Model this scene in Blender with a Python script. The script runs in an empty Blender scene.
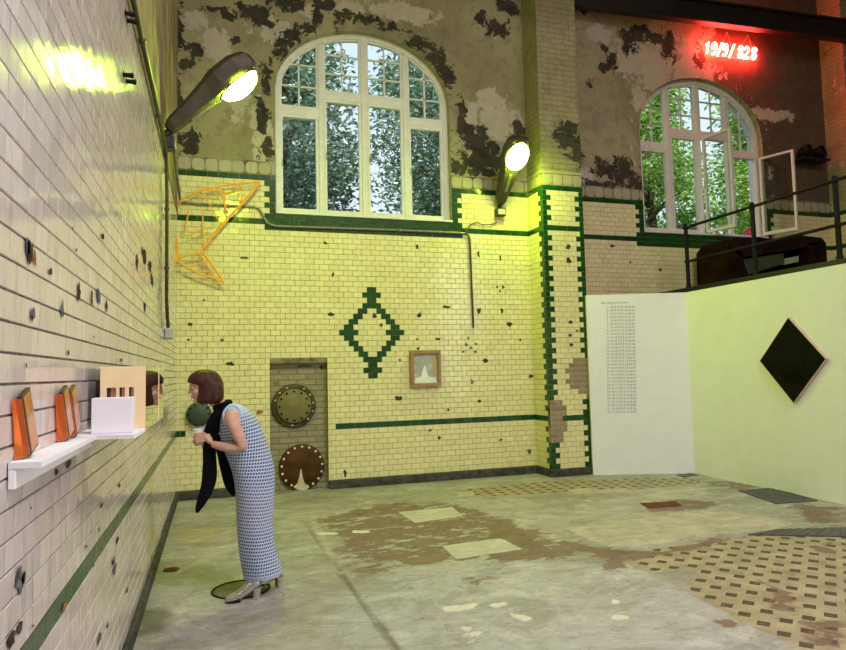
import bpy, bmesh, math, random
import numpy as np
from mathutils import Vector, Matrix, noise

C = bpy.context.scene.collection
PI = math.pi
rnd = random.Random(7)

# ------------------------------------------------------------------ camera
F, CX, CY, CAMH = 650.0, 423.0, 325.0, 1.5
_n = Vector((216 - CX, -(376 - CY), F)).normalized()
_r = Vector((2464 - CX, 0, F)); _r = (_r - _n * _r.dot(_n)).normalized()
_u = _n.cross(_r)
if _u.y < 0: _u = -_u
CAM = Vector((0, 0, CAMH))
def ray(x, y):
    d = Vector(((x - CX) / F, -(y - CY) / F, 1.0))
    return Vector((_r.dot(d), _n.dot(d), _u.dot(d)))
def on(x, y, ax, val):
    d = ray(x, y); t = (val - CAM[ax]) / d[ax]
    return CAM + d * t
def onplane(x, y, p0, nrm):
    d = ray(x, y); t = (p0 - CAM).dot(nrm) / d.dot(nrm)
    return CAM + d * t
cam = bpy.data.objects.new('camera', bpy.data.cameras.new('camera'))
C.objects.link(cam)
cam.data.sensor_fit = 'HORIZONTAL'; cam.data.sensor_width = 36.0
cam.data.lens = F / 846.0 * 36.0
cam.data.clip_start = 0.02; cam.data.clip_end = 200
# camera axes in world: x right, y up, -z forward
xr = Vector((_r.x, _n.x, _u.x)); yu = Vector((_r.y, _n.y, _u.y)); zf = Vector((_r.z, _n.z, _u.z))
R3 = Matrix((xr, yu, -zf)).transposed()
cam.matrix_world = Matrix.Translation(CAM) @ R3.to_4x4()
bpy.context.scene.camera = cam

LW, BW = -0.465, 8.6
# ------------------------------------------------------------------ helpers
class MB:
    def __init__(self): self.v = []; self.f = []; self.m = []; self.s = []; self.uv = {}
    def face(self, pts, mi=0, smooth=False, uv=None):
        b = len(self.v); self.v += [tuple(p) for p in pts]
        self.f.append(tuple(range(b, b + len(pts)))); self.m.append(mi); self.s.append(smooth)
        if uv: self.uv[len(self.f) - 1] = uv
    def grid(self, rows, mi=0, smooth=True, closed=False, uvs=None):
        b = len(self.v); nc = len(rows[0])
        for r in rows: self.v += [tuple(p) for p in r]
        for i in range(len(rows) - 1):
            for j in range(nc if closed else nc - 1):
                k = (j + 1) % nc
                self.f.append((b + i*nc + j, b + i*nc + k, b + (i+1)*nc + k, b + (i+1)*nc + j))
                self.m.append(mi); self.s.append(smooth)
                if uvs:
                    u0, u1 = uvs[0][j], uvs[0][j + 1]; v0, v1 = uvs[1][i], uvs[1][i + 1]
                    self.uv[len(self.f) - 1] = [(u0, v0), (u1, v0), (u1, v1), (u0, v1)]
    def fan(self, pts, mi=0): self.face(pts, mi)
    def box(self, lo, hi, mi=0, M=None):
        x0, y0, z0 = lo; x1, y1, z1 = hi
        p = [Vector(q) for q in ((x0,y0,z0),(x1,y0,z0),(x1,y1,z0),(x0,y1,z0),(x0,y0,z1),(x1,y0,z1),(x1,y1,z1),(x0,y1,z1))]
        if M: p = [M @ q for q in p]
        b = len(self.v); self.v += [tuple(q) for q in p]
        for q in ((0,3,2,1),(4,5,6,7),(0,1,5,4),(1,2,6,5),(2,3,7,6),(3,0,4,7)):
            self.f.append(tuple(b + i for i in q)); self.m.append(mi); self.s.append(False)
    def bbox(self, lo, hi, bev, mi=0, M=None):       # bevelled box
        bm = bmesh.new(); bmesh.ops.create_cube(bm, size=1)
        for v in bm.verts:
            v.co = Vector([(lo[i] + hi[i]) / 2 + v.co[i] * (hi[i] - lo[i]) for i in range(3)])
        bmesh.ops.bevel(bm, geom=bm.edges[:], offset=bev, segments=2, profile=.5, affect='EDGES')
        self.addbm(bm, mi, M)
    def addbm(self, bm, mi=0, M=None, smooth=False):
        bm.verts.index_update(); b = len(self.v)
        self.v += [tuple(M @ v.co if M else v.co) for v in bm.verts]
        for f in bm.faces:
            self.f.append(tuple(b + v.index for v in f.verts)); self.m.append(mi); self.s.append(smooth)
        bm.free()
    def tube(self, pts, r, n=10, mi=0, caps=True, closed=False):
        pts = [Vector(p) for p in pts]
        if closed: pts = pts + [pts[0]]
        rr = r if isinstance(r, (list, tuple)) else [r] * len(pts)
        t = (pts[1] - pts[0]).normalized()
        a = t.cross(Vector((0, 0, 1)))
        if a.length < 1e-3: a = t.cross(Vector((1, 0, 0)))
        a.normalize(); rows = []
        for i, p in enumerate(pts):
            t0 = (pts[i] - pts[i-1]) if i else (pts[1] - pts[0])
            t1 = (pts[i+1] - pts[i]) if i < len(pts) - 1 else t0
            t = (t0.normalized() + t1.normalized())
            t = t.normalized() if t.length > 1e-6 else t0.normalized()
            a = (a - t * a.dot(t)).normalized(); b = t.cross(a)
            rows.append([p + (a * math.cos(2*PI*k/n) + b * math.sin(2*PI*k/n)) * rr[i] for k in range(n)])
        self.grid(rows, mi, True, True)
        if caps and not closed:
            self.face(rows[0][::-1], mi); self.face(rows[-1], mi)
    def prism(self, poly, dvec, mi=0):               # poly: list of 3D points, extruded by dvec
        d = Vector(dvec); p = [Vector(q) for q in poly]; n = len(p)
        self.face(p, mi); self.face([q + d for q in p][::-1], mi)
        for i in range(n):
            k = (i + 1) % n
            self.face([p[k], p[i], p[i] + d, p[k] + d], mi)
    def lathe(self, prof, M, n=32, mi=0, smooth=True):  # prof: (radius, height) along local z
        rows = []
        for r, h in prof:
            rows.append([M @ Vector((r*math.cos(2*PI*k/n), r*math.sin(2*PI*k/n), h)) for k in range(n)])
        self.grid(rows, mi, smooth, True)
        self.face(rows[0][::-1], mi); self.face(rows[-1], mi)
    def sphere(self, c, r, mi=0, M=None, seg=12):
        bm = bmesh.new(); bmesh.ops.create_uvsphere(bm, u_segments=seg, v_segments=max(6, seg//2+2), radius=1)
        rr = r if isinstance(r, (tuple, list, Vector)) else (r, r, r)
        for v in bm.verts: v.co = Vector((v.co.x*rr[0], v.co.y*rr[1], v.co.z*rr[2]))
        M2 = Matrix.Translation(Vector(c)) @ (M if M else Matrix.Identity(4))
        self.addbm(bm, mi, M2, True)
    def build(self, name, mats, parent=None, weld=False, bevel=0):
        me = bpy.data.meshes.new(name)
        me.from_pydata(self.v, [], self.f)
        mats = mats if isinstance(mats, (list, tuple)) else [mats]
        for m in mats: me.materials.append(m)
        me.polygons.foreach_set('material_index', self.m)
        me.polygons.foreach_set('use_smooth', self.s)
        if self.uv:
            ul = me.uv_layers.new(name='uv')
            for fi, uv in self.uv.items():
                for k, li in enumerate(me.polygons[fi].loop_indices): ul.data[li].uv = uv[k]
        me.update()
        if len(self.f) < 20000:
            bm = bmesh.new(); bm.from_mesh(me); bmesh.ops.recalc_face_normals(bm, faces=bm.faces[:]); bm.to_mesh(me); bm.free()
        o = bpy.data.objects.new(name, me); C.objects.link(o)
        if parent is not None: o.parent = parent
        if bevel:
            md = o.modifiers.new('bevel', 'BEVEL'); md.width = bevel; md.segments = 2; md.limit_method = 'ANGLE'
        return o

def tag(o, label, cat, group=None, kind=None):
    o['label'] = label; o['category'] = cat
    if group: o['group'] = group
    if kind: o['kind'] = kind
    return o
def struct(o): o['kind'] = 'structure'; return o
def empty(name, loc=(0, 0, 0)):
    o = bpy.data.objects.new(name, None); C.objects.link(o); o.location = loc; o.empty_display_size = .1
    return o
def local(o, parent):            # parent already-built world-space mesh under an Empty standing at its own base
    o.parent = parent; o.matrix_parent_inverse = Matrix.Translation(-parent.location); return o
def copy_tree(o, parent=None, loc=None):
    c = o.copy(); C.objects.link(c)
    if parent is not None: c.parent = parent
    if loc is not None: c.location = loc
    for ch in list(o.children): copy_tree(ch, c)
    return c

# ------------------------------------------------------------------ materials
class NT:
    def __init__(self, name):
        self.m = bpy.data.materials.new(name); self.m.use_nodes = True
        self.t = self.m.node_tree; self.t.nodes.clear()
        self.out = self.t.nodes.new('ShaderNodeOutputMaterial')
    def n(self, typ, **kw):
        nd = self.t.nodes.new('ShaderNode' + typ)
        for k, v in kw.items():
            if k.startswith('_'): setattr(nd, k[1:], v)
            else: self.set(nd, k, v)
        return nd
    def set(self, nd, k, v):
        s = nd.inputs[int(k[1:])] if (k[0] == 'i' and k[1:].isdigit()) else nd.inputs[k.replace('__', ' ')]
        if hasattr(v, 'is_output') or isinstance(v, bpy.types.NodeSocket): self.t.links.new(v, s)
        else: s.default_value = v
    def math(self, op, a, b=0.0, c=None):
        nd = self.n('Math', _operation=op, i0=a, i1=b)
        if c is not None: self.set(nd, 'i2', c)
        return nd.outputs[0]
    def mix(self, fac, a, b, blend='MIX'):
        nd = self.n('Mix', _data_type='RGBA', _blend_type=blend, _clamp_factor=True)
        self.set(nd, 'i0', fac); self.set(nd, 'i6', col(a)); self.set(nd, 'i7', col(b))
        return nd.outputs[2]
    def noise(self, vec, scale, detail=4, rough=.55, dist=0.0):
        nd = self.n('TexNoise', Scale=scale, Detail=detail, Roughness=rough, Distortion=dist)
        if vec is not None: self.set(nd, 'Vector', vec)
        return nd.outputs[0]
    def ramp(self, fac, stops, interp='LINEAR'):
        nd = self.n('ValToRGB'); nd.color_ramp.interpolation = interp
        e = nd.color_ramp.elements
        while len(e) < len(stops): e.new(.5)
        for k, (p, c) in enumerate(stops): e[k].position = p; e[k].color = col(c)
        self.set(nd, 'Fac', fac); return nd.outputs[0]
    def step(self, v, lo, hi):
        nd = self.n('MapRange', i0=v, i1=lo, i2=hi, i3=0.0, i4=1.0); nd.interpolation_type = 'SMOOTHSTEP'
        return nd.outputs[0]
    def bsdf(self, **kw):
        b = self.n('BsdfPrincipled')
        for k, v in kw.items():
            if k in ('Base__Color', 'Emission__Color', 'Sheen__Tint') and isinstance(v, tuple): v = col(v)
            self.set(b, k, v)
        self.t.links.new(b.outputs[0], self.out.inputs[0]); return b
    def bump(self, b, h, strength=.3, dist=.01):
        nd = self.n('Bump', Strength=strength, Distance=dist, Height=h)
        self.t.links.new(nd.outputs[0], b.inputs['Normal'])
    def obj(self): return self.n('TexCoord').outputs['Object']
    def attr(self, name): return self.n('Attribute', _attribute_name=name).outputs['Fac']
def col(c):
    if isinstance(c, (tuple, list)) and len(c) == 3: return (c[0], c[1], c[2], 1.0)
    return c
def simple(name, c, rough=.5, metal=0.0, var=.15, scale=12.0, bump=0.0, coat=0.0, c2=None):
    t = NT(name); p = t.obj()
    nz = t.noise(p, scale, 5)
    if c2 is None:
        a = tuple(x * (1 - var) for x in c); b2 = tuple(min(1, x * (1 + var)) for x in c)
    else: a, b2 = c, c2
    b = t.bsdf(Base__Color=t.ramp(nz, [(.35, a), (.65, b2)]), Roughness=rough, Metallic=metal, Coat__Weight=coat, Specular__IOR__Level=.5 if rough < .58 else (.16 if rough < .75 else 0.0))
    if bump: t.bump(b, t.noise(p, scale * 3, 5), bump, .01)
    return t.m
def emis(name, c, strength):
    t = NT(name); e = t.n('Emission', Color=col(c), Strength=strength)
    t.t.links.new(e.outputs[0], t.out.inputs[0]); return t.m

def tile_mat(name, c, c2, rough=.13, dirt=.35):
    t = NT(name); p = t.obj()
    rnd_ = t.n('NewGeometry').outputs['Random Per Island']
    base = t.ramp(rnd_, [(0, c), (1, c2)])
    mp = t.n('Mapping', Vector=p, Scale=(9, 9, 1.6)).outputs[0]
    streak = t.step(t.noise(mp, 2.2, 6, .65), .50, .74)
    base = t.mix(t.math('MULTIPLY', streak, dirt), base, tuple(x * .55 for x in c))
    crackle = t.step(t.noise(p, 35, 6, .7), .63, .72)
    base = t.mix(t.math('MULTIPLY', crackle, .5), base, (.16, .12, .08))
    b = t.bsdf(Base__Color=base, Roughness=t.math('MULTIPLY_ADD', t.noise(p, 7, 4), .10, rough - .04), Specular__IOR__Level=.5)
    t.bump(b, t.noise(p, 11, 2), .10, .012)
    return t.m
M = {}
M['tile'] = tile_mat('cream_glazed_tile', (.81, .75, .42), (.75, .675, .36))
M['tile_left'] = tile_mat('pale_glazed_tile', (.68, .595, .575), (.57, .495, .475), .09, .75)
M['green'] = tile_mat('green_glazed_tile', (.006, .050, .012), (.010, .075, .018), .12, .3)
M['green_left'] = tile_mat('worn_green_tile', (.035, .075, .035), (.055, .10, .05), .25, .3)
M['square'] = tile_mat('worn_square_tile', (.48, .44, .30), (.36, .32, .2), .5, .6)
M['grout'] = simple('mortar', (.07, .055, .035), .9, c2=(.42, .35, .20), scale=3.5, bump=.4)
M['grout_left'] = simple('dark_mortar', (.16, .135, .12), .9, var=.4, scale=30, bump=.4)
M['chip'] = simple('exposed_dark_patch', (.03, .025, .02), .8, c2=(.12, .09, .06), scale=40)
M['rustchip'] = simple('exposed_brick_patch', (.25, .10, .03), .8, c2=(.42, .2, .08), scale=40)
M['greychip'] = simple('exposed_mortar_patch', (.06, .06, .07), .8, c2=(.2, .19, .2), scale=40)

def brickmat(name, c1, c2, mc, scale=1.0):
    t = NT(name); p = t.obj()
    sw = t.n('SeparateXYZ', Vector=p)
    v = t.n('CombineXYZ', X=t.math('ADD', sw.outputs[0], sw.outputs[1]), Y=sw.outputs[2]).outputs[0]
    br = t.n('TexBrick', Vector=v, Color1=col(c1), Color2=col(c2), Mortar=col(mc), Scale=1.0)
    br.inputs['Mortar Size'].default_value = .012; br.inputs['Brick Width'].default_value = .24
    br.inputs['Row Height'].default_value = .075; br.inputs['Mortar Smooth'].default_value = .4
    nz = t.noise(p, 14, 6, .7)
    base = t.mix(t.math('MULTIPLY', t.step(nz, .45, .7), .6), br.outputs[0], mc)
    b = t.bsdf(Base__Color=base, Roughness=.92); t.bump(b, t.math('ADD', nz, t.math('MULTIPLY', br.outputs[1], -.6)), .7, .02)
    return t.m
M['brick'] = brickmat('bare_brickwork', (.34, .25, .15), (.26, .19, .12), (.38, .32, .22))
M['niche'] = brickmat('rendered_niche_brick', (.30, .27, .15), (.36, .32, .2), (.24, .21, .12))

def plaster_mat(name, bricks=False):
    t = NT(name); p = t.obj()
    n1 = t.noise(p, .9, 6, .6); n2 = t.noise(p, 6, 8, .65); n3 = t.noise(p, 7.5, 9, .7, .3)
    base = t.ramp(n1, [(.35, (.28, .245, .13)), (.6, (.39, .345, .195))])
    base = t.mix(t.math('MULTIPLY', t.step(n2, .48, .62), .45), base, (.18, .155, .105))
    # darker brown tone where the attribute says
    base = t.mix(t.attr('brown'), base, t.ramp(n2, [(.35, (.085, .06, .035)), (.65, (.13, .09, .055))]))
    fl = t.math('ADD', t.attr('flake'), t.math('MULTIPLY', t.math('SUBTRACT', n3, .5), 2.2))
    base = t.mix(t.step(fl, .56, .62), base, t.ramp(n2, [(.3, (.44, .39, .29)), (.7, (.56, .5, .38))]))
    pe = t.math('ADD', t.attr('peel'), t.math('MULTIPLY', t.math('SUBTRACT', t.noise(p, 6.5, 10, .72, .5), .5), 3.4))
    pm = t.step(pe, .60, .66)
    base = t.mix(pm, base, t.ramp(n2, [(.35, (.022, .02, .012)), (.7, (.07, .058, .035))]))
    sp = t.step(t.noise(p, 13, 5, .65), .68, .71)
    base = t.mix(sp, base, (.05, .042, .028))
    b = t.bsdf(Base__Color=base, Roughness=.85)
    hgt = t.math('ADD', t.math('MULTIPLY', n2, .5), t.math('MULTIPLY', pm, -.4))
    if bricks:
        sw = t.n('SeparateXYZ', Vector=p)
        v = t.n('CombineXYZ', X=t.math('ADD', sw.outputs[0], sw.outputs[1]), Y=sw.outputs[2]).outputs[0]
        br = t.n('TexBrick', Vector=v, Scale=1.0)
        br.inputs['Mortar Size'].default_value = .008; br.inputs['Brick Width'].default_value = .23; br.inputs['Row Height'].default_value = .078; br.inputs['Mortar Smooth'].default_value = .5
        hgt = t.math('ADD', hgt, t.math('MULTIPLY', br.outputs[1], -1.2))
        t.set(b, 'Base__Color', t.mix(t.math('MULTIPLY', br.outputs[1], .45), base, (.12, .10, .05)))
    t.bump(b, hgt, .5, .02)
    return t.m
M['plaster'] = plaster_mat('peeling_plaster'); M['paintbrick'] = plaster_mat('painted_brick', True)
M['oldplaster'] = simple('bare_old_plaster', (.38, .32, .2), .9, c2=(.22, .17, .1), scale=3, bump=.4)
M['stone'] = simple('dark_stone_base', (.035, .035, .033), .7, c2=(.09, .085, .075), scale=9, bump=.3)
M['white'] = simple('white_emulsion', (.81, .80, .84), .75, var=.02, scale=5)
M['whiteframe'] = simple('white_gloss_paint', (.74, .72, .66), .4, var=.05, scale=9)
M['black_iron'] = simple('black_iron', (.006, .007, .006), .6, .0, var=.3, scale=20, bump=.15)
M['beam'] = simple('dark_steel', (.012, .010, .010), .5, .2, var=.3, scale=9, bump=.15)
M['conduit'] = simple('grey_conduit', (.24, .23, .19), .45, .4, var=.25, scale=20)
M['darkconduit'] = simple('dark_conduit', (.06, .06, .045), .5, .3, var=.3, scale=20)
M['greybox'] = simple('grey_plastic', (.42, .42, .4), .5, var=.06)
M['lampbody'] = simple('lamp_housing', (.07, .06, .035), .55, .2, var=.25, scale=9)
M['blackplastic'] = simple('black_plastic', (.012, .012, .014), .45, var=.2)
M['orange'] = simple('orange_wire', (.95, .42, .01), .5, var=.05)
M['lens'] = emis('lamp_glow', (.66, 1.0, .05), 205.0)
M['neon'] = emis('neon_glow', (1.0, .035, .025), 210.0)
M['wire'] = simple('thin_wire', (.55, .5, .48), .4, var=.05)
M['rust'] = simple('rusty_iron', (.055, .022, .006), .6, .1, c2=(.10, .042, .010), scale=6, bump=.25)
M['flangeiron'] = simple('grimy_iron', (.055, .048, .026), .7, .1, c2=(.10, .088, .045), scale=10, bump=.3)
M['flangeplate'] = simple('ochre_plate', (.17, .145, .06), .65, .1, c2=(.23, .2, .09), scale=7, bump=.2)
M['greenplate'] = simple('dark_green_plate', (.025, .05, .03), .5, .1, c2=(.05, .085, .05), scale=9)
M['whitebolt'] = simple('white_bolt', (.75, .72, .62), .6, var=.05)
M['limescale'] = simple('lime_stain', (.5, .42, .27), .9, c2=(.68, .6, .45), scale=14)
M['oak'] = simple('oak_frame', (.38, .22, .06), .45, c2=(.28, .15, .04), scale=14)
M['palewood'] = simple('pale_wood_edge', (.62, .48, .36), .55, c2=(.5, .38, .28), scale=14)
M['cream'] = simple('cream_board', (.88, .68, .40), .55, var=.04)
M['blackcanvas'] = simple('black_canvas', (.011, .011, .007), .75, var=.3, scale=5)
M['copper'] = simple('copper_foil', (.62, .30, .22), .35, .25, var=.12, scale=20)
M['amber'] = simple('amber_print', (.55, .26, .03), .35, c2=(.38, .10, .02), scale=26)
M['umber'] = simple('dark_brown_edge', (.055, .028, .03), .5, var=.2)
M['steelplate'] = simple('grey_steel_plate', (.07, .075, .075), .55, .3, c2=(.12, .12, .12), scale=25, bump=.3)
M['floorbrown'] = simple('brick_chip', (.15, .06, .04), .9)
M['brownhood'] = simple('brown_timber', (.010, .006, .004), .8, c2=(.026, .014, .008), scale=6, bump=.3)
M['greenpanel'] = simple('green_enamel', (.035, .06, .025), .5, c2=(.05, .08, .035), scale=4)
M['palegreen'] = simple('pale_green_enamel', (.3, .36, .22), .5)
M['redcloth'] = simple('red_cloth', (.45, .03, .06), .8, c2=(.65, .16, .18), scale=12)
t = NT('orange_acrylic'); b = t.bsdf(Base__Color=(1.0, .28, .06), Roughness=.12, Transmission__Weight=.75, IOR=1.3); M['acrylic'] = t.m
t = NT('mirror'); t.bsdf(Base__Color=(.72, .72, .68), Roughness=.02, Metallic=1.0); M['mirror'] = t.m
t = NT('window_glass')
fr = t.n('Fresnel', IOR=1.08); tr = t.n('BsdfTransparent', Color=(.93, .96, .95, 1)); gl = t.n('BsdfGlossy', Roughness=.03)
mx = t.n('MixShader', i0=fr.outputs[0], i1=tr.outputs[0], i2=gl.outputs[0]); t.t.links.new(mx.outputs[0], t.out.inputs[0]); M['glass'] = t.m
# picture behind its glass: pale collage on grey
t = NT('collage'); p = t.obj()
vo = t.n('TexVoronoi', Vector=p, Scale=9.0)
b = t.bsdf(Base__Color=t.mix(t.step(t.noise(p, 7, 3), .4, .6), (.42, .42, .34), t.ramp(vo.outputs[0], [(.1, (.62, .62, .58)), (.5, (.34, .36, .33))])), Roughness=.25); M['collage'] = t.m
M['paper'] = simple('white_paper_figure', (.8, .8, .72), .5, var=.05)
M['tan'] = simple('tan_paper', (.5, .36, .14), .5, var=.1)

# ------------------------------------------------------------------ floor
def polysdf(P, poly):
    poly = np.array(poly); n = len(poly); d = np.full(len(P), 1e9); inside = np.zeros(len(P), bool)
    for i in range(n):
        a = poly[i]; b = poly[(i + 1) % n]; e = b - a; w = P - a
        q = w - np.outer(np.clip((w @ e) / (e @ e + 1e-12), 0, 1), e)
        d = np.minimum(d, (q ** 2).sum(1))
        c1 = (a[1] <= P[:, 1]) != (b[1] <= P[:, 1])
        with np.errstate(divide='ignore', invalid='ignore'):
            xi = a[0] + (P[:, 1] - a[1]) / (b[1] - a[1]) * e[0]
        inside ^= c1 & (P[:, 0] < xi)
    d = np.sqrt(d); return np.where(inside, -d, d)
def fpoly(pts): return [tuple(on(x, y, 2, 0)[:2]) for x, y in pts]
FL = dict(
 brown=[([(313,519),(335,515),(360,505),(400,500),(440,503),(480,508),(520,522),(560,536),(600,545),(608,553),(570,560),(500,561),(440,566),(360,578),(345,566)], .16, 0.62),
        ([(480,517),(510,519),(540,535),(577,560),(520,561),(480,562)], .14, .85),
        ([(400,505),(432,500),(470,508),(466,520),(420,528)], .15, .62),
        ([(556,538),(600,548),(662,551),(720,536),(725,542),(660,556),(618,562),(572,549)], .10, 1.0),
        ([(783,500),(846,508),(846,532),(806,524),(790,512)], .18, .72),
        ([(640,503),(678,499),(724,501),(712,510),(648,513)], .08, .7),
        ([(700,478),(770,486),(742,490),(704,486)], .1, .6),
        ([(600,556),(630,564),(640,570),(606,569)], .08, .7),
        ([(462,575),(492,576),(488,586),(466,585)], .1, .62),
        ([(770,588),(800,598),(790,612),(765,608)], .09, .75),
        ([(816,626),(846,632),(846,650),(800,648)], .1, .8),
        ([(800,622),(835,615),(846,622),(846,630),(815,632)], .07, .7),
        ([(735,570),(790,592),(798,600),(770,590)], .05, .7),
        ([(715,618),(742,622),(738,630),(712,626)], .05, .7),
        ([(810,545),(832,541),(834,555),(812,552)], .06, .6)],
 pale=[([(568,529),(640,518),(722,511),(796,522),(770,530),(700,534),(642,549),(600,545)], .10, .95),
       ([(640,492),(700,487),(718,494),(650,500)], .10, .8),
       ([(457,493),(474,491),(474,496),(458,497)], .03, .9),
       ([(560,488),(640,486),(640,494),(560,496)], .2, .6),
       ([(300,512),(320,512),(345,560),(322,560)], .12, .62)],
 patch=[([(398,512),(452,507),(463,516),(415,523)], .04, 1.0), ([(442,546),(500,538),(523,549),(456,559)], .04, 1.0)],
 white=[([(441,606),(478,603),(474,609),(446,612)], .035, .8), ([(487,604),(507,601),(512,607),(490,610)], .035, .8),
        ([(508,612),(540,618),(534,624),(512,620)], .04, .7), ([(612,614),(632,616),(628,620),(610,619)], .03, .75),
        ([(313,532),(338,532),(338,535),(315,535)], .03, .75), ([(352,530),(370,530),(370,533),(352,533)], .03, .75),
        ([(446,620),(490,614),(500,640),(460,645)], .12, .5), ([(610,598),(622,600),(620,605),(610,604)], .025, .75)],
 mosaic=[([(616,560),(652,549),(700,541),(750,536),(846,532),(900,532),(900,660),(800,650),(770,634),(742,624),(714,606),(696,597),(685,585),(700,572),(676,568),(652,572)], .07, 1.0),
         ([(462,489),(540,482),(640,478),(700,478),(702,484),(640,489),(560,492),(470,497)], .08, .95)],
 stain=[([(337,574),(344,574),(404,652),(394,652)], .05, .95), ([(300,520),(304,520),(343,572),(338,572)], .05, .8), ([(132,612),(160,606),(178,614),(165,632),(136,636)], .14, .9), ([(205,622),(270,606),(280,622),(215,642)], .2, .5)],
 cool=[([(330,590),(420,566),(560,560),(650,572),(700,600),(800,655),(560,700),(330,700)], .35, 1.0)],
 ochre=[([(170,525),(225,525),(222,545),(172,548)], .25, .8), ([(177,500),(330,493),(320,512),(177,514)], .2, .4)],
)
gx = np.arange(LW, 6.66, .036); gy = np.arange(1.9, 8.78, .036)
XX, YY = np.meshgrid(gx, gy); P2 = np.stack([XX.ravel(), YY.ravel()], 1)
fm = bpy.data.meshes.new('floor'); nx, ny = len(gx), len(gy)
fv = [(x, y, 0.0) for x, y in P2]
ff = [(j*nx+i, j*nx+i+1, (j+1)*nx+i+1, (j+1)*nx+i) for j in range(ny-1) for i in range(nx-1)]
x1, y1, y0 = float(gx[-1]), float(gy[-1]), float(gy[0])
bq = len(fv)
fv += [(LW,-4,0),(11.6,-4,0),(11.6,y0,0),(LW,y0,0),(x1,y0,0),(11.6,y1,0),(x1,y1,0)]
ff += [(bq,bq+1,bq+2,bq+3),(bq+4,bq+2,bq+5,bq+6)]
fm.from_pydata(fv, [], ff)
for key, items in FL.items():
    acc = np.zeros(len(P2))
    for pts, w, amp in items:
        s = polysdf(P2, fpoly(pts)); acc = np.maximum(acc, amp * np.clip(.5 - s / (2 * w), 0, 1))
    a = fm.attributes.new(key, 'FLOAT', 'POINT')
    a.data.foreach_set('value', np.concatenate([acc, np.zeros(7)]).astype(np.float32))
t = NT('patched_floor'); p = t.obj()
n1 = t.noise(p, .8, 7, .6); n2 = t.noise(p, 5, 9, .68); n3 = t.noise(p, 22, 6, .65); n4 = t.noise(p, 2.3, 9, .7, .5)
mpf = t.n('Mapping', Vector=p, Scale=(1.0, 1.7, 1.0), Rotation=(0, 0, .2)).outputs[0]
n5 = t.noise(mpf, 3.6, 12, .74, .4); n6 = t.noise(mpf, 1.7, 12, .72, .8)
base = t.ramp(n1, [(.32, (.29, .27, .24)), (.68, (.42, .40, .37))])
base = t.mix(t.math('MULTIPLY', t.step(n2, .47, .64), .5), base, (.26, .24, .19))
cool = t.ramp(n2, [(.33, (.32, .305, .31)), (.66, (.46, .445, .455))])
base = t.mix(t.math('MULTIPLY', t.step(t.math('ADD', t.attr('cool'), t.math('MULTIPLY', t.math('SUBTRACT', n4, .5), .8)), .4, .62), .85), base, cool)
def msk(name, nz, amp, soft=.05):
    return t.step(t.math('ADD', t.attr(name), t.math('MULTIPLY', t.math('SUBTRACT', nz, .5), amp)), .5 - soft, .5 + soft)
base = t.mix(t.math('MULTIPLY', msk('ochre', n4, 1.2, .25), .55), base, (.36, .27, .07))
base = t.mix(t.math('MULTIPLY', t.step(n6, .51, .56), .34), base, (.17, .15, .115))
base = t.mix(t.math('MULTIPLY', t.step(n6, .45, .40), .40), base, (.60, .585, .55))
scr = t.noise(t.n('Mapping', Vector=p, Scale=(5, 11, 5), Rotation=(0, 0, -.15)).outputs[0], 1.6, 8, .75, .3)
base = t.mix(t.math('MULTIPLY', t.step(scr, .54, .62), .26), base, (.15, .135, .11))
base = t.mix(t.math('MULTIPLY', t.step(scr, .45, .38), .26), base, (.62, .60, .56))
base = t.mix(t.math('MULTIPLY', t.step(t.noise(p, 9, 8, .75, .5),   .60, .65), .55), base, (.09, .075, .06))
# mosaic: rotated lattice of dark setts in buff tiles
ang = math.atan2(.14, .165)
sp = t.n('SeparateXYZ', Vector=p)
ox, oy = 3.478, 3.064
dx = t.math('SUBTRACT', sp.outputs[0], ox); dy = t.math('SUBTRACT', sp.outputs[1], oy)
ca, sa = math.cos(ang), math.sin(ang)
U = t.math('DIVIDE', t.math('ADD', t.math('MULTIPLY', dx, ca), t.math('MULTIPLY', dy, sa)), .216)
V = t.math('DIVIDE', t.math('ADD', t.math('MULTIPLY', dx, -sa), t.math('MULTIPLY', dy, ca)), .110)
V5 = t.math('ADD', V, .5)
row = t.math('FLOOR', V5); fv_ = t.math('SUBTRACT', V5, row)
uu = t.math('ADD', t.math('ADD', U, .5), t.math('MULTIPLY', row, .5))
fu = t.math('FRACT', uu)
mu = t.math('LESS_THAN', t.math('ABSOLUTE', t.math('SUBTRACT', fu, .5)), .172)
mv = t.math('LESS_THAN', t.math('ABSOLUTE', t.math('SUBTRACT', fv_, .5)), .31)
dot = t.math('MULTIPLY', mu, mv)
g1 = t.math('LESS_THAN', t.math('ABSOLUTE', t.math('SUBTRACT', t.math('FRACT', t.math('MULTIPLY', uu, 2.0)), .5)), .47)
g2 = t.math('LESS_THAN', t.math('ABSOLUTE', t.math('SUBTRACT', t.math('FRACT', t.math('MULTIPLY', V5, 2.0)), .5)), .455)
joint = t.math('SUBTRACT', 1.0, t.math('MULTIPLY', g1, g2))
buff = t.ramp(n2, [(.34, (.25, .20, .13)), (.62, (.42, .345, .23))])
mos = t.mix(t.math('MULTIPLY', joint, .16), buff, (.27, .2, .12))
mos = t.mix(t.math('MULTIPLY', dot, t.step(n4, .22, .28)), mos, t.ramp(n3, [(.3, (.05, .038, .027)), (.7, (.09, .07, .05))]))
base = t.mix(msk('mosaic', n5, 1.3), base, mos)
base = t.mix(t.math('MULTIPLY', msk('pale', n5, .9), .9), base, t.ramp(n5, [(.36, (.31, .275, .22)), (.62, (.53, .48, .39))]))
base = t.mix(t.math('MULTIPLY', msk('brown', n5, 2.6, .1), .93), base, t.ramp(n5, [(.36, (.10, .052, .037)), (.64, (.23, .14, .105))]))
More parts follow.
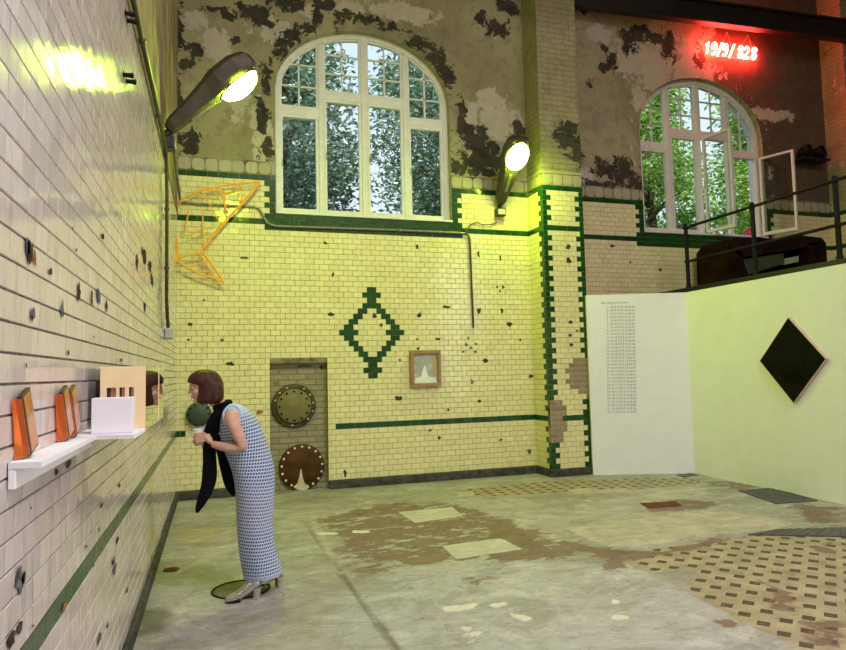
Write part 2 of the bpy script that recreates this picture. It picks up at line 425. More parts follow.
base = t.mix(msk('patch', n5, .7), base, t.ramp(n5, [(.34, (.40, .375, .31)), (.62, (.55, .52, .44))]))
base = t.mix(msk('white', n5, 1.6), base, (.64, .61, .53))
base = t.mix(t.math('MULTIPLY', msk('stain', n4, .8, .2), .75), base, (.085, .07, .04))
crack = t.math('ABSOLUTE', t.math('SUBTRACT', t.noise(p, 1.1, 9, .72, .6), .5))
base = t.mix(t.math('MULTIPLY', t.math('SUBTRACT', 1.0, t.step(crack, .0, .006)), .35), base, (.09, .075, .055))
base = t.mix(t.math('MULTIPLY', t.step(n3, .62, .72), .45), base, (.62, .58, .5))
base = t.mix(t.math('MULTIPLY', t.step(n3, .36, .28), .0), base, (.1, .08, .06))
b = t.bsdf(Base__Color=base, Roughness=t.math('MULTIPLY_ADD', n2, .4, .38))
t.bump(b, t.math('ADD', t.math('MULTIPLY', n2, .6), t.math('MULTIPLY', n3, .3)), .35, .012)
fm.materials.append(t.m); fm.update()
fo = bpy.data.objects.new('floor', fm); C.objects.link(fo); struct(fo)

# ------------------------------------------------------------------ tiled walls
ROW, Z0, TH = .073, .105, .0643
def tiles(mb, O, U, N, rows, u0, u1, uref, cls, gap=.003, depth=.006, jit=.0007, holes=(), ugap=None):
    """running bond of real tiles on the plane O + u*U + z*Z, glazed face along N; cls gives a slot per half tile"""
    O, U, N = Vector(O), Vector(U), Vector(N)
    Z = Vector((0, 0, 1))
    flip = U.cross(Z).dot(N) < 0
    ug = gap if ugap is None else ugap
    for r in rows:
        zl, zh = Z0 + r * ROW + gap / 2, Z0 + (r + 1) * ROW - gap / 2
        odd = (r % 2 == 0)
        h = math.floor((u0 - uref) / TH) - 2
        if (h % 2 == 1) != odd: h -= 1
        while uref + h * TH < u1:
            a = [cls(r, h), cls(r, h + 1)]
            segs = [(h, h + 2, a[0])] if a[0] == a[1] else [(h, h + 1, a[0]), (h + 1, h + 2, a[1])]
            for s, e, mi in segs:
                if mi is None: continue
                ua, ub = uref + s * TH + ug / 2, uref + e * TH - ug / 2
                spans = [(max(ua, u0), min(ub, u1))]
                for hu0, hu1, hz0, hz1 in holes:
                    if zh > hz0 and zl < hz1:
                        ns = []
                        for p_, q_ in spans:
                            if q_ <= hu0 or p_ >= hu1: ns.append((p_, q_))
                            else:
                                if p_ < hu0: ns.append((p_, hu0))
                                if q_ > hu1: ns.append((hu1, q_))
                        spans = ns
                for p_, q_ in spans:
                    if q_ - p_ < .012: continue
                    bv = .0018
                    j = [rnd.uniform(-jit, jit) for _ in range(3)]
                    fr_ = []
                    for (uu_, zz_, sx, sz) in ((p_ + bv, zl + bv, -1, -1), (q_ - bv, zl + bv, 1, -1), (q_ - bv, zh - bv, 1, 1), (p_ + bv, zh - bv, -1, 1)):
                        fr_.append(O + U * uu_ + Z * zz_ + N * (depth + j[0] * sx + j[1] * sz))
                    bk = [O + U * uu_ + Z * zz_ for uu_, zz_ in ((p_, zl), (q_, zl), (q_, zh), (p_, zh))]
                    b_ = len(mb.v); mb.v += [tuple(x) for x in fr_ + bk]
                    fs = [(0, 1, 2, 3), (4, 5, 1, 0), (5, 6, 2, 1), (6, 7, 3, 2), (7, 4, 0, 3)]
                    for f_ in fs:
                        f_ = tuple(b_ + i for i in f_)
                        mb.f.append(f_[::-1] if flip else f_); mb.m.append(mi); mb.s.append(False)
            h += 2
def chip(mb, c, U, N, w, h, mi, n=11, off=.0075):
    c, U, N = Vector(c), Vector(U), Vector(N)
    Z = Vector((0, 0, 1))
    pts = []
    for k in range(n):
        a = 2 * PI * k / n; q = rnd.uniform(.42, 1.05)
        pts.append(c + U * (math.cos(a) * w / 2 * q) + Z * (math.sin(a) * h / 2 * q) + N * off)
    if U.cross(Z).dot(N) < 0: pts = pts[::-1]
    mb.face(pts, mi)

HW, SILL, ZS, RISE = 1.235, 3.61, 5.317, .95
WC = (1.985, 7.69)
def arch(x, hw=HW, rise=RISE, zs=ZS):
    q = max(0.0, 1 - (x / hw) ** 2); return zs + rise * math.sqrt(q)
XD = 2.02
def diamond(k):                 # k = row counted from the top, returns half-tile spans
    T = {0: 1, 1: 2, 2: 1, 3: 2, 13: 2, 14: 1, 15: 2, 16: 1}
    if k in T: return [(-T[k], T[k])]
    if k == 8: return [(-7, -3), (3, 7)]
    if 4 <= k <= 7: a = k - 4; return [(-3 - a, -1 - a), (1 + a, 3 + a)]
    a = 12 - k; return [(-3 - a, -1 - a), (1 + a, 3 + a)]
def cls_back(r, h):
    x = XD + (h + .5) * TH
    if r == 54 or r == 46: return 1
    wx = x - WC[0]
    if 45 <= r <= 48 and abs(wx) < HW + .05: return 1
    if 45 <= r <= 54 and HW - .02 < abs(wx):
        lim = 1.40 if r % 2 else 1.335
        if abs(wx) < lim: return 1
    if r == 9 and (x < -.36 or x > 1.5): return 1
    if 18 <= r <= 34:
        for a, b_ in diamond(34 - r):
            if a <= h < b_: return 1
    return 0
def cls_bay(r, h):
    x = WC[1] + .03 + (h + .5) * TH; wx = x - WC[1]
    if r == 54 or r == 46: return 1
    if 45 <= r <= 48 and abs(wx) < HW + .05: return 1
    if 45 <= r <= 54 and HW - .02 < abs(wx):
        lim = 1.40 if r % 2 else 1.335
        if abs(wx) < lim: return 1
    if r == 9: return 1
    return 0
NICHE = (.66, 1.405, 0.0, 1.645)
PX0, PX1, PY = 4.43, 5.08, 8.15
QX0 = 10.36
mb = MB()
# mortar bed behind the tiles, with the niche opening
def rect(mb, x0, x1, z0, z1, mi, y=BW): mb.face([(x0, y, z0), (x1, y, z0), (x1, y, z1), (x0, y, z1)], mi)
BED = BW + .0
rect(mb, LW, NICHE[0], 0, SILL, 2); rect(mb, NICHE[0], NICHE[1], NICHE[3], SILL, 2); rect(mb, NICHE[1], 11.5, 0, SILL, 2)
holes = [(WC[0] - HW, WC[0] + HW, SILL, 9), (NICHE[0], NICHE[1], -1, NICHE[3])]
tiles(mb, (0, BED, 0), (1, 0, 0), (0, -1, 0), range(0, 55), LW, PX0, XD, cls_back, holes=holes)
tiles(mb, (0, BED, 0), (1, 0, 0), (0, -1, 0), range(0, 55), PX1, QX0, WC[1] + .03, cls_bay, holes=[(WC[1] - HW, WC[1] + HW, SILL, 9)])
# worn square course above the top green band
def squares(mb, O, U, N, u0, u1, z0=4.12, z1=4.29, w=.165, mi=3):
    O, U, N = Vector(O), Vector(U), Vector(N); k = u0
    flip = U.cross(Vector((0, 0, 1))).dot(N) < 0
    while k < u1 - .02:
        e = min(k + w, u1); c = (k + e) / 2; hz = (z1 - z0) / 2 - .006; hx = (e - k) / 2 - .006
        pts = []
        for i in range(16):
            a = 2 * PI * (i + .5) / 16; s_ = (abs(math.cos(a)) ** 5 + abs(math.sin(a)) ** 5) ** (-1 / 5) * rnd.uniform(.92, 1)
            pts.append(O + U * (c + hx * s_ * math.cos(a)) + Vector((0, 0, (z0 + z1) / 2 + hz * s_ * math.sin(a))) + N * .008)
        bk = [q - N * .008 for q in pts]
        mb.face(pts[::-1] if flip else pts, mi)
        for i in range(16):
            q = (i + 1) % 16; f_ = [bk[i], bk[q], pts[q], pts[i]]
            mb.face(f_[::-1] if flip else f_, mi)
        k += w
for a_, b_ in ((LW, WC[0] - HW), (WC[0] + HW, PX0), (PX1, WC[1] - HW), (WC[1] + HW, QX0)):
    rect(mb, a_, b_, SILL, 4.30, 2)
    squares(mb, (0, BED, 0), (1, 0, 0), (0, -1, 0), a_, b_)
# niche recess
nz0, nz1, nzt, nd = NICHE[0], NICHE[1], NICHE[3], .10
mb.face([(nz0, BW + nd, 0), (nz1, BW + nd, 0), (nz1, BW + nd, nzt), (nz0, BW + nd, nzt)], 4)
mb.face([(nz0, BW, 0), (nz0, BW + nd, 0), (nz0, BW + nd, nzt), (nz0, BW, nzt)], 4)
mb.face([(nz1, BW + nd, 0), (nz1, BW, 0), (nz1, BW, nzt), (nz1, BW + nd, nzt)], 4)
mb.face([(nz0, BW + nd, nzt), (nz1, BW + nd, nzt), (nz1, BW, nzt), (nz0, BW, nzt)], 4)
c_ = on(321, 367, 1, BW + nd); chip(mb, (c_.x, BW + nd, c_.z), (1, 0, 0), (0, -1, 0), .09, .09, 5, 6, .002)
c_ = on(303, 366, 1, BW + nd); chip(mb, (c_.x, BW + nd, c_.z), (1, 0, 0), (0, -1, 0), .30, .06, 7, 9, .002)
c_ = on(276, 384, 1, BW + nd); chip(mb, (c_.x, BW + nd, c_.z), (1, 0, 0), (0, -1, 0), .10, .12, 6, 9, .002)
# chips: (px, py, w px, h px, slot)
S_ = .0142
for (x, y, w, h, mi) in [(230,364,9,6,5),(331,314,7,5,5),(372,373.5,7,6,5),(375,316,6,7,5),(381,325,5,5,5),(419,315,6,6,5),(446,307,13,4,5),(479,311,5,9,5),
        (502,311,5,7,5),(510,324,8,6,5),(417,339,5,4,6),(438,339,8,3,5),(418,348.5,5,4,5),(485,361,8,6,5),(531,376,10,5,5),(398,398,9,6,5),(479,401,5,4,5),
        (439,438,4,5,5),(345,473,4,9,5),(529,451,6,9,7),(472,382,5,8,7),(497,287,4,4,5),(503,287,4,4,5),(500,291,3,4,5),(536,285,4,8,5),(325,243,6,3,5),
        (417,247,4,5,5),(333,275,3,6,5),(190,324,7,4,5),(466,345,5,4,7),(471,348,4,3,7),(468,338,3,5,7),(476,344,3,4,7),(463,352,4,3,7),(475,352,5,3,7),(478,254,4,9,5),(500,258,3,10,5),(245,258,10,4,7),(204,300,3,3,5),
        (259,412,8,5,6),(188,340,3,3,5),(430,430,6,3,7),(500,440,5,4,7),(222,340,5,3,7),(400,360,3,3,5),(520,340,4,3,5),(448,410,3,4,5)]:
    q = on(x, y, 1, BW); chip(mb, (q.x, BW, q.z), (1, 0, 0), (0, -1, 0), w * S_, h * S_, mi)
for (x, y, w, h) in [(660, 270, 4, 5), (612, 246, 8, 4), (630, 262, 3, 4)]:
    q = on(x, y, 1, BW); chip(mb, (q.x, BW, q.z), (1, 0, 0), (0, -1, 0), w * .016, h * .016, 5)
struct(mb.build('wall_back', [M['tile'], M['green'], M['grout'], M['square'], M['niche'], M['chip'], M['rustchip'], M['greychip']]))

# plastered upper wall, arched openings, deep reveals
PEEL = [(252,12,24,10),(292,4,22,8),(318,17,8,10),(322,6,14,8),(345,18,14,7),(366,20,18,5),(386,26,14,6),(280,52,8,16),(292,38,12,12),(306,28,12,8),(266,80,5,22),
        (420,44,12,8),(437,60,10,12),(449,78,7,12),(461,120,5,25),(474,140,13,17),(487,156,20,14),(470,163,24,8),(497,28,12,9),(520,130,9,8),(481,20,7,8),(262,115,6,28),(268,150,7,12),
        (180,30,5,28),(195,52,10,10),(184,62,7,8),(215,10,20,4),(230,18,8,5),(235,40,6,5),(240,60,8,8),(178,110,4,45),(190,140,12,14),(215,163,45,5),(262,20,14,8),(510,8,14,7),(478,172,30,4),
        (560,140,10,14),(572,150,10,16),(567,132,8,8),(628,40,9,12),(640,34,10,8),(604,48,4,5),(604,68,5,5),(590,84,4,5),(622,165,14,8),(605,170,12,10),(640,182,40,9),(600,186,20,6),(585,10,5,4),(612,62,5,8),
        (668,45,7,14),(655,38,6,6),(700,60,6,10),(625,176,22,8)]
FLAKE = [(275,30,22,14),(310,12,12,8),(400,12,35,10),(350,8,16,8),(262,140,10,28),(258,118,8,20),(480,150,10,15),(500,120,20,20),(470,118,8,16),(490,100,12,14),(580,175,16,8),(556,165,8,10),
         (690,30,20,12),(660,35,20,14),(690,55,12,12),(655,70,20,20),(665,170,14,16),(600,35,14,9),(640,100,8,14),(240,90,12,30),(195,20,14,12),(215,45,18,16),(640,60,26,18),(770,115,24,5),(690,70,30,10)]
def blobval(x, z, blobs):
    v = 0.0
    for bx, bz, rx, rz in blobs:
        d = ((x - bx) / rx) ** 2 + ((z - bz) / rz) ** 2
        if d < 2.2: v = max(v, 1.05 * math.exp(-.62 * d))
    return v
def toworld(bl):
    o = []
    for x, y, rx, ry in bl:
        q = on(x, y, 1, BW); e = on(x + 1, y, 1, BW); o.append((q.x, q.z, rx * (e.x - q.x), ry * (e.x - q.x) * .98))
    return o
PW, FW = toworld(PEEL), toworld(FLAKE)
TOP = 8.8
class Attr:
    def __init__(self): self.mb = MB(); self.a = []
    def patch(self, quad, nu, nv, fn):     # quad: 4 corners as P00,P10,P11,P01
        p00, p10, p11, p01 = [Vector(q) for q in quad]; rows = []
        for j in range(nv + 1):
            v = j / nv; rows.append([(p00.lerp(p10, i / nu)).lerp(p01.lerp(p11, i / nu), v) for i in range(nu + 1)])
        self.mb.grid(rows, 0, False)
        for r in rows: self.a += [fn(p) for p in r]
    def build(self, name, mats):
        o = self.mb.build(name, mats)
        for k, nm in enumerate(('peel', 'flake', 'brown')):
            at = o.data.attributes.new(nm, 'FLOAT', 'POINT')
            at.data.foreach_set('value', np.array([q[k] for q in self.a], dtype=np.float32))
        return o
def afn(p):
    br = min(1, max(0, (p.x - 7.6) / .5)) if p.x > 5.2 else 0.0
    pl = blobval(p.x, p.z, PW); fl = blobval(p.x, p.z, FW)
    # crust of peeling paint round each arch
    for wc in WC:
        dx_ = p.x - wc
        if abs(dx_) < HW + .35 and p.z > 4.3:
            rr = math.hypot(dx_ / (HW + .14), max(0, p.z - ZS) / (RISE + .16)) if p.z > ZS else abs(dx_) / (HW + .14)
            if abs(rr - 1) < .16 and wc < 5: pl = max(pl, .62 * (1 - abs(rr - 1) / .16))
            elif abs(rr - 1) < .16: fl = max(fl, .5 * (1 - abs(rr - 1) / .16)); 
    return (pl, fl, br)
up = Attr()
Ub = 4.30
xs = [LW]
while xs[-1] < 11.5: xs.append(xs[-1] + .05)
brk = sorted(set([x for x in xs if x < 11.5] + [WC[0] - HW, WC[0] + HW, WC[1] - HW, WC[1] + HW, 11.5]))
for a_, b_ in zip(brk[:-1], brk[1:]):
    if b_ - a_ < 1e-4: continue
    m_ = (a_ + b_) / 2; inside = None
    for wc in WC:
        if abs(m_ - wc) < HW: inside = wc
    if inside is None: za = zb = Ub
    else: za, zb = arch(a_ - inside), arch(b_ - inside)
    n_ = max(2, int((TOP - max(za, zb)) / .05))
    up.patch([(a_, BW - .004, za), (b_, BW - .004, zb), (b_, BW - .004, TOP), (a_, BW - .004, TOP)], 1, n_, afn)
for wi, wc in enumerate(WC):                  # reveals, painted white outside the frame
    rev = MB()
    pts = [(wc - HW, SILL)] + [(wc - HW, SILL + (ZS - SILL) * k / 8) for k in range(1, 8)]
    pts += [(wc - HW * math.cos(PI * k / 40), ZS + RISE * math.sin(PI * k / 40)) for k in range(41)]
    pts += [(wc + HW, ZS - (ZS - SILL) * k / 8) for k in range(1, 9)]
    for (xa, za), (xb, zb) in zip(pts[:-1], pts[1:]):
        up.patch([(xa, BW - .004, za), (xb, BW - .004, zb), (xb, BW + .145, zb), (xa, BW + .145, za)], 1, 3, lambda p: (.25, .35, 0))
        rev.face([(xa, BW + .145, za), (xb, BW + .145, zb), (xb, BW + .33, zb), (xa, BW + .33, za)])
    up.patch([(wc - HW, BW - .004, SILL), (wc + HW, BW - .004, SILL), (wc + HW, BW + .145, SILL), (wc - HW, BW + .145, SILL)], 4, 2, lambda p: (0, .2, 0))
    rev.face([(wc - HW, BW + .145, SILL), (wc + HW, BW + .145, SILL), (wc + HW, BW + .36, SILL), (wc - HW, BW + .36, SILL)])
    struct(rev.build('trim_%d' % (wi + 1), M['white']))
struct(up.build('wall_back_plaster', M['plaster']))

# piers
def pier(name, x0, x1, damaged):
    mb = MB(); w = x1 - x0; uref = x0 + .0
    nh = 10; thp = w / nh
    def cls(r, h):
        if r in (54, 46): return 1
        hh = h
        edge = 2 if r % 2 == 0 else 1
        if damaged:
            z = Z0 + (r + .5) * ROW; x = (h + .5) / nh
            if 1.10 < z < 1.66 and x > (.62 if z > 1.58 else .42 + .1 * (r % 2)) and not (z < 1.2 and x < .72): return None
            if 1.02 < z < 1.10 and x > .9: return None
            if .44 < z < 1.06 and x < (.38 if r % 3 else .28) - (.1 if z < .55 else 0): return None
        if r == 9: return 1
        if hh < edge or hh >= nh - edge: return 1
        return 0
    def clsside(r, h):
        if r in (54, 46): return 1
        if r == 9 and h < 6: return 1
        z = Z0 + (r + .5) * ROW
        if damaged and .44 < z < 1.06 and h >= 6: return None
        return 1 if h >= (5 if r % 2 else 6) else 0
    global TH
    old = TH; TH = thp
    mb.face([(x0, PY, 0), (x1, PY, 0), (x1, PY, 4.3), (x0, PY, 4.3)], 4)
    tiles(mb, (x0, PY, 0), (1, 0, 0), (0, -1, 0), range(0, 55), 0, w, 0, cls)
    dep = BW - PY; TH = dep / 7
    mb.face([(x0, BW, 0), (x0, PY, 0), (x0, PY, 4.3), (x0, BW, 4.3)], 2)
    tiles(mb, (x0, BW, 0), (0, -1, 0), (-1, 0, 0), range(0, 55), 0, dep, 0, clsside)
    TH = old
    mb.face([(x1, PY, 0), (x1, BW, 0), (x1, BW, 4.3), (x1, PY, 4.3)], 2)
    tiles(mb, (x1, PY, 0), (0, 1, 0), (1, 0, 0), range(0, 55), 0, dep, 0, lambda r, h: 1 if r in (54, 46, 9) or h < (2 if r % 2 else 1) else 0)
    squares(mb, (x0, PY, 0), (1, 0, 0), (0, -1, 0), 0, w)
    squares(mb, (x0, BW, 0), (0, -1, 0), (-1, 0, 0), 0, dep)
    # capping course
    mb.box((x0 - .012, PY - .012, 4.29), (x1 + .012, BW, 4.33), 3)
    for (x, y, w_, h_) in ([(568,247,7,8),(568,260,8,9),(567,229,4,5),(570,322,6,5),(570,335,6,4),(571,345,6,5),(577,331,4,3)] if damaged else []):
        q = on(x, y, 1, PY); chip(mb, (q.x, PY, q.z), (1, 0, 0), (0, -1, 0), w_ * S_, h_ * S_, 5)
    struct(mb.build(name, [M['tile'], M['green'], M['grout'], M['square'], M['brick'], M['chip']]))
    pa = Attr(); fn = afn
    fr2 = (lambda p: (blobval(p.x, p.z, [(b0 * .965, 1.5 + (b1 - 1.5) * .965, b2, b3) for b0, b1, b2, b3 in PW if 4.4 < b0 < 5.4]), .1, 0)) if damaged else (lambda p: (.1, .45, .2))
    nzr = 80
    pa.patch([(x0, PY, 4.33), (x1, PY, 4.33), (x1, PY, TOP), (x0, PY, TOP)], 14, nzr, fr2)
    pa.patch([(x0, BW, 4.33), (x0, PY, 4.33), (x0, PY, TOP), (x0, BW, TOP)], 8, nzr, lambda p: (.05, .35 if not damaged else .1, 0))
    pa.patch([(x1, PY, 4.33), (x1, BW, 4.33), (x1, BW, TOP), (x1, PY, TOP)], 8, nzr, lambda p: (.05, .1, 0))
    struct(pa.build(name + '_plaster', M['paintbrick']))
    b_ = MB(); b_.box((x0 - .03, PY - .035, 0), (x1 + .02, BW, .105)); struct(b_.build('baseboard_' + name.split('_', 1)[1], M['stone'], bevel=.008))
pier('wall_pier_middle', PX0, PX1, True)
pier('wall_pier_end', QX0, 11.2, False)

b_ = MB()
b_.box((LW, BW - .075, 0), (NICHE[0], BW + .01, .10)); b_.box((NICHE[1], BW - .075, 0), (PX0 - .031, BW + .01, .10)); b_.box((PX1 + .021, BW - .07, 0), (QX0 - .031, BW + .01, .10))
struct(b_.build('baseboard_back', M['stone'], bevel=.012))

# left wall
mb = MB(); YL0, TL = -1.5, 47
ZT = Z0 + TL * ROW
mb.face([(LW, -4, 0), (LW, BW, 0), (LW, BW, ZT), (LW, -4, ZT)][::1], 2)
tiles(mb, (LW, BW, 0), (0, -1, 0), (1, 0, 0), range(0, TL), 0, BW - YL0, .03, lambda r, h: 1 if r == 9 else 0, gap=.0045, ugap=.002, depth=.004, jit=.0006)
mb.box((LW - .02, -4, ZT), (LW + .012, BW, ZT + .03), 3)
mb.face([(LW, -4, ZT + .03), (LW, BW, ZT + .03), (LW, BW, TOP), (LW, -4, TOP)], 3)
def lchip(x, y, wpx, hpx, mi):
    q = on(x, y, 0, LW); a = on(x - wpx / 2, y, 0, LW).y; b2 = on(x + wpx / 2, y, 0, LW).y
    z1 = on(x, y - hpx / 2, 0, LW).z; z2 = on(x, y + hpx / 2, 0, LW).z
    chip(mb, (LW, q.y, q.z), (0, -1, 0), (1, 0, 0), abs(b2 - a), abs(z1 - z2), mi)
for c_ in [(25,248,5,30,6),(27.5,254,7,34,5),(32,258,4,22,4),(48,272,5,10,5),(60,310,4,24,6),(30,314,5,20,6),(29,318,3,8,4),(77,293,4,24,5),(90,297,3,22,5),(97,296,4,24,6),(105,306,2.5,16,5),
           (101,236,3,9,5),(143,255,6,18,5),(149,266,4,14,5),(136,262,3,20,5),(151,280,3,16,5),(144,308,3,12,5),(66,353,3,6,5),(17,582,11,34,6),(20,578,6,20,5),(62,607,6,12,4),(113,569,6,16,6),(112,562,3,10,5),
           (116,540,3,10,5),(98,638,5,14,6),(84,547,2.5,4,5),(97,530,2.5,4,5),(92,566,2,3,5),(28,508,2.5,4,5),(30,626,2.5,4,5),(8,640,10,18,5),(16,628,8,16,5),(66,464,6,12,5),(54,472,4,10,5),
           (126,590,2.5,6,5),(106,625,2.5,6,5),(122,650,4,12,5),(145,600,2,8,5),(23,365,2,5,5),(92,337,2,3,5),(74,250,2,4,5),(70,228,3,3,5),(120,360,2,5,5),(118,485,2.5,7,5),(100,505,3,6,5)]:
    lchip(*c_)
struct(mb.build('wall_left', [M['tile_left'], M['green_left'], M['grout_left'], M['oldplaster'], M['rustchip'], M['chip'], M['greychip']]))
b_ = MB(); b_.box((LW - .01, -4, 0), (LW + .03, BW - .076, .10)); struct(b_.build('baseboard_left', M['stone'], bevel=.01))
# remaining shell: right wall, solid rear wall, ceiling; both openings added for fill light
mb = MB(); mb.box((11.5, 1.0, 0), (11.7, BW + .5, TOP)); mb.box((7.0, 1.0, 0), (11.5, 1.19, TOP))
SY0, SY1, SZ0, SZ1 = -2.8, .6, .7, 5.0  # unseen side opening, added to hold the fill light
mb.box((7.0, -4.2, 0), (7.2, 1.0, SZ0)); mb.box((7.0, -4.2, SZ1), (7.2, 1.0, TOP)); mb.box((7.0, -4.2, SZ0), (7.2, SY0, SZ1)); mb.box((7.0, SY1, SZ0), (7.2, 1.0, SZ1))
struct(mb.build('wall_right', M['oldplaster']))
mb = MB()
mb.box((LW, -4.2, 0), (7.0, -4, TOP)); struct(mb.build('wall_rear', M['oldplaster']))
KX0, KX1, KY0, KY1 = .8, 6.2, -3.7, -.3  # unseen roof opening, added to hold the fill light from above
mb = MB(); x0_, x1_, y0_, y1_ = LW - .3, 11.9, -4.4, BW + .55
mb.box((x0_, y0_, TOP), (x1_, KY0, TOP + .2)); mb.box((x0_, KY1, TOP), (x1_, y1_, TOP + .2)); mb.box((x0_, KY0, TOP), (KX0, KY1, TOP + .2)); mb.box((KX1, KY0, TOP), (x1_, KY1, TOP + .2))
struct(mb.build('ceiling', M['oldplaster']))
# ------------------------------------------------------------------ windows
def ring_prism(mb, outer, inner, y0, y1, mi=0):
    n = len(outer)
    for i in range(n):
        k = (i + 1) % n
        A, B, D, E_ = outer[i], outer[k], inner[k], inner[i]
        P = lambda q, y: (q[0], y, q[1])
        mb.face([P(A, y0), P(B, y0), P(D, y0), P(E_, y0)], mi); mb.face([P(A, y1), P(E_, y1), P(D, y1), P(B, y1)], mi)
        mb.face([P(A, y0), P(A, y1), P(B, y1), P(B, y0)], mi); mb.face([P(E_, y0), P(D, y0), P(D, y1), P(E_, y1)], mi)
def casement(x0, x1, z0, z1, y0, y1, parent, wood, glass):
    """sash ring with its pane; built in the given frame"""
    mb = MB(); t_ = .036
    ring_prism(mb, [(x0, z0), (x1, z0), (x1, z1), (x0, z1)], [(x0 + t_, z0 + t_ + .02), (x1 - t_, z0 + t_ + .02), (x1 - t_, z1 - t_), (x0 + t_, z1 - t_)], y0, y1)
    o = mb.build('casement', wood, parent, bevel=.006)
    g = MB(); g.box((x0 + t_ - .005, (y0 + y1) / 2 - .003, z0 + t_ + .015), (x1 - t_ + .005, (y0 + y1) / 2 + .003, z1 - t_ + .005))
    p_ = g.build('pane', glass, o)
    h = MB(); hx = x0 + .025
    h.box((hx - .008, y0 - .012, (z0 + z1) / 2 - .05), (hx + .008, y0 + .002, (z0 + z1) / 2 + .05)); h.build('handle', M['greybox'], o)
    return o
def window(name, wc, opened):
    W = M['whiteframe']; root = empty(name, (wc, BW + .12, SILL)); struct(root)
    Y0, Y1 = BW + .10, BW + .19
    t_ = .070
    def outline(hw, zb, rise, zs, n=48):
        pts = [(wc - hw, zb)]
        pts += [(wc - hw * math.cos(PI * k / n), zs + rise * math.sin(PI * k / n)) for k in range(n + 1)]
        pts += [(wc + hw, zb)]
        return pts
    mb = MB()
    ring_prism(mb, outline(HW, SILL, RISE, ZS), outline(HW - t_, SILL + t_, RISE - t_, ZS), Y0, Y1)
    local(mb.build('frame', W, bevel=.006), root)
    ins = lambda x: arch(x - wc, HW - t_ + .004, RISE - t_ + .004) 
    zo, zi = 5.07, 5.335        # transom centres: outer pair lower, inner pair higher
    for mx in (-.605, 0.0, .605):
        mb = MB(); hw = .036 if mx else .040
        zt = min(ins(wc + mx - hw), ins(wc + mx + hw)) + .01
        mb.box((wc + mx - hw, Y0 + .005, SILL + t_ - .01), (wc + mx + hw, Y1 - .005, zt)); local(mb.build('mullion', W, bevel=.008), root)
    cols = [(-HW + t_, -.641, zo), (-.569, -.040, zi), (.040, .569, zi), (.641, HW - t_, zo)]
    for k, (a, b_, zt) in enumerate(cols):
        x0, x1 = wc + a, wc + b_
        mb = MB(); mb.box((x0 - .004, Y0 + .008, zt - .055), (x1 + .004, Y1 - .008, zt + .055)); local(mb.build('transom', W, bevel=.006), root)
        # top light: sash lining and glazing bars, 2 wide by 3 high
        zb = zt + .055; nn = 14
        topz = [ins(x0 + (x1 - x0) * i / nn) for i in range(nn + 1)]
        out = [(x0, zb)] + [(x1, zb)] + [(x1 - (x1 - x0) * i / nn, topz[nn - i]) for i in range(nn + 1)]
        q = .028
        inn = [(x0 + q, zb + q), (x1 - q, zb + q)] + [(min(max(x1 - (x1 - x0) * i / nn, x0 + q), x1 - q), max(zb + q, topz[nn - i] - q * (1.25 if k in (0, 3) else 1))) for i in range(nn + 1)]
        mb = MB(); ring_prism(mb, out, inn, Y0 + .02, Y1 - .02); s_ = local(mb.build('top_light', W), root)
        mb = MB(); xm = (x0 + x1) / 2; bw_ = .011
        mb.box((xm - bw_, Y0 + .03, zb), (xm + bw_, Y0 + .055, ins(xm)))
        hmax = max(topz) - zb; st = (hmax + .0) / 3.0
        for r_ in (1, 2):
            zz = zb + st * r_ * (1.0 if k in (1, 2) else .98)
            xa, xb = x0, x1
            while ins(xa) < zz + .01 and xa < x1: xa += .01
            while ins(xb) < zz + .01 and xb > x0: xb -= .01
            if xb > xa: mb.box((xa, Y0 + .03, zz - bw_), (xb, Y0 + .055, zz + bw_))
        g_ = mb.build('glazing_bars', W, s_)
        mb = MB(); mb.prism([(p_[0], Y0 + .045, p_[1]) for p_ in inn], (0, .005, 0)); mb.build('pane', M['glass'], s_)
        z0, z1 = SILL + t_ - .012, zt - .053
        if not opened or k < 2:
            o = casement(x0 + .002, x1 - .002, z0, z1, Y0 + .012, Y1 - .02, None, W, M['glass']); local(o, root)
        elif k == 2:
            o = casement(0, x1 - x0, z0, z1, -.025, .025, None, W, M['glass']); o.parent = root
            o.matrix_parent_inverse = Matrix.Translation(-root.location)
            o.matrix_basis = Matrix.Translation((x0 + .02, Y0 - .02, 0)) @ Matrix.Rotation(math.radians(-80), 4, 'Z')
        else:
            w_ = x1 - x0 + .03
            o = casement(-w_, 0, z0, z1, -.025, .025, None, W, M['glass']); o.parent = root
            o.matrix_parent_inverse = Matrix.Translation(-root.location)
            o.matrix_basis = Matrix.Translation((x1 + .03, Y0 - .05, 0)) @ Matrix.Rotation(math.radians(111), 4, 'Z')
    mb = MB(); mb.box((wc - HW + .002, BW - .03, SILL + .001), (wc + HW - .002, BW + .105, SILL + .03)); local(mb.build('window_sill', M['whiteframe'], bevel=.006), root)
    return root
window('window_1', WC[0], False)
window('window_2', WC[1], True)
q = on(756, 227, 1, BW + .26)
mb = MB()
rows = []
for i in range(13):
    x = q.x - .24 + .48 * i / 12; r_ = []
    for j in range(11):
        a = PI * j / 10; w_ = .05 * (1 + .15 * math.sin(i * 1.7))
        r_.append((x, BW + .265 - w_ * math.cos(a), SILL + .004 + (.17 + .03 * math.sin(i * 1.3 + j) + .05 * math.sin(i * .6)) * math.sin(a)))
    rows.append(r_)
mb.grid(rows)
mb.face([rows[0][k] for k in range(11)][::-1]); mb.face([rows[-1][k] for k in range(11)])
tag(mb.build('red_cloth', M['redcloth']), 'red cloth bundled on the sill outside the open window', 'cloth')

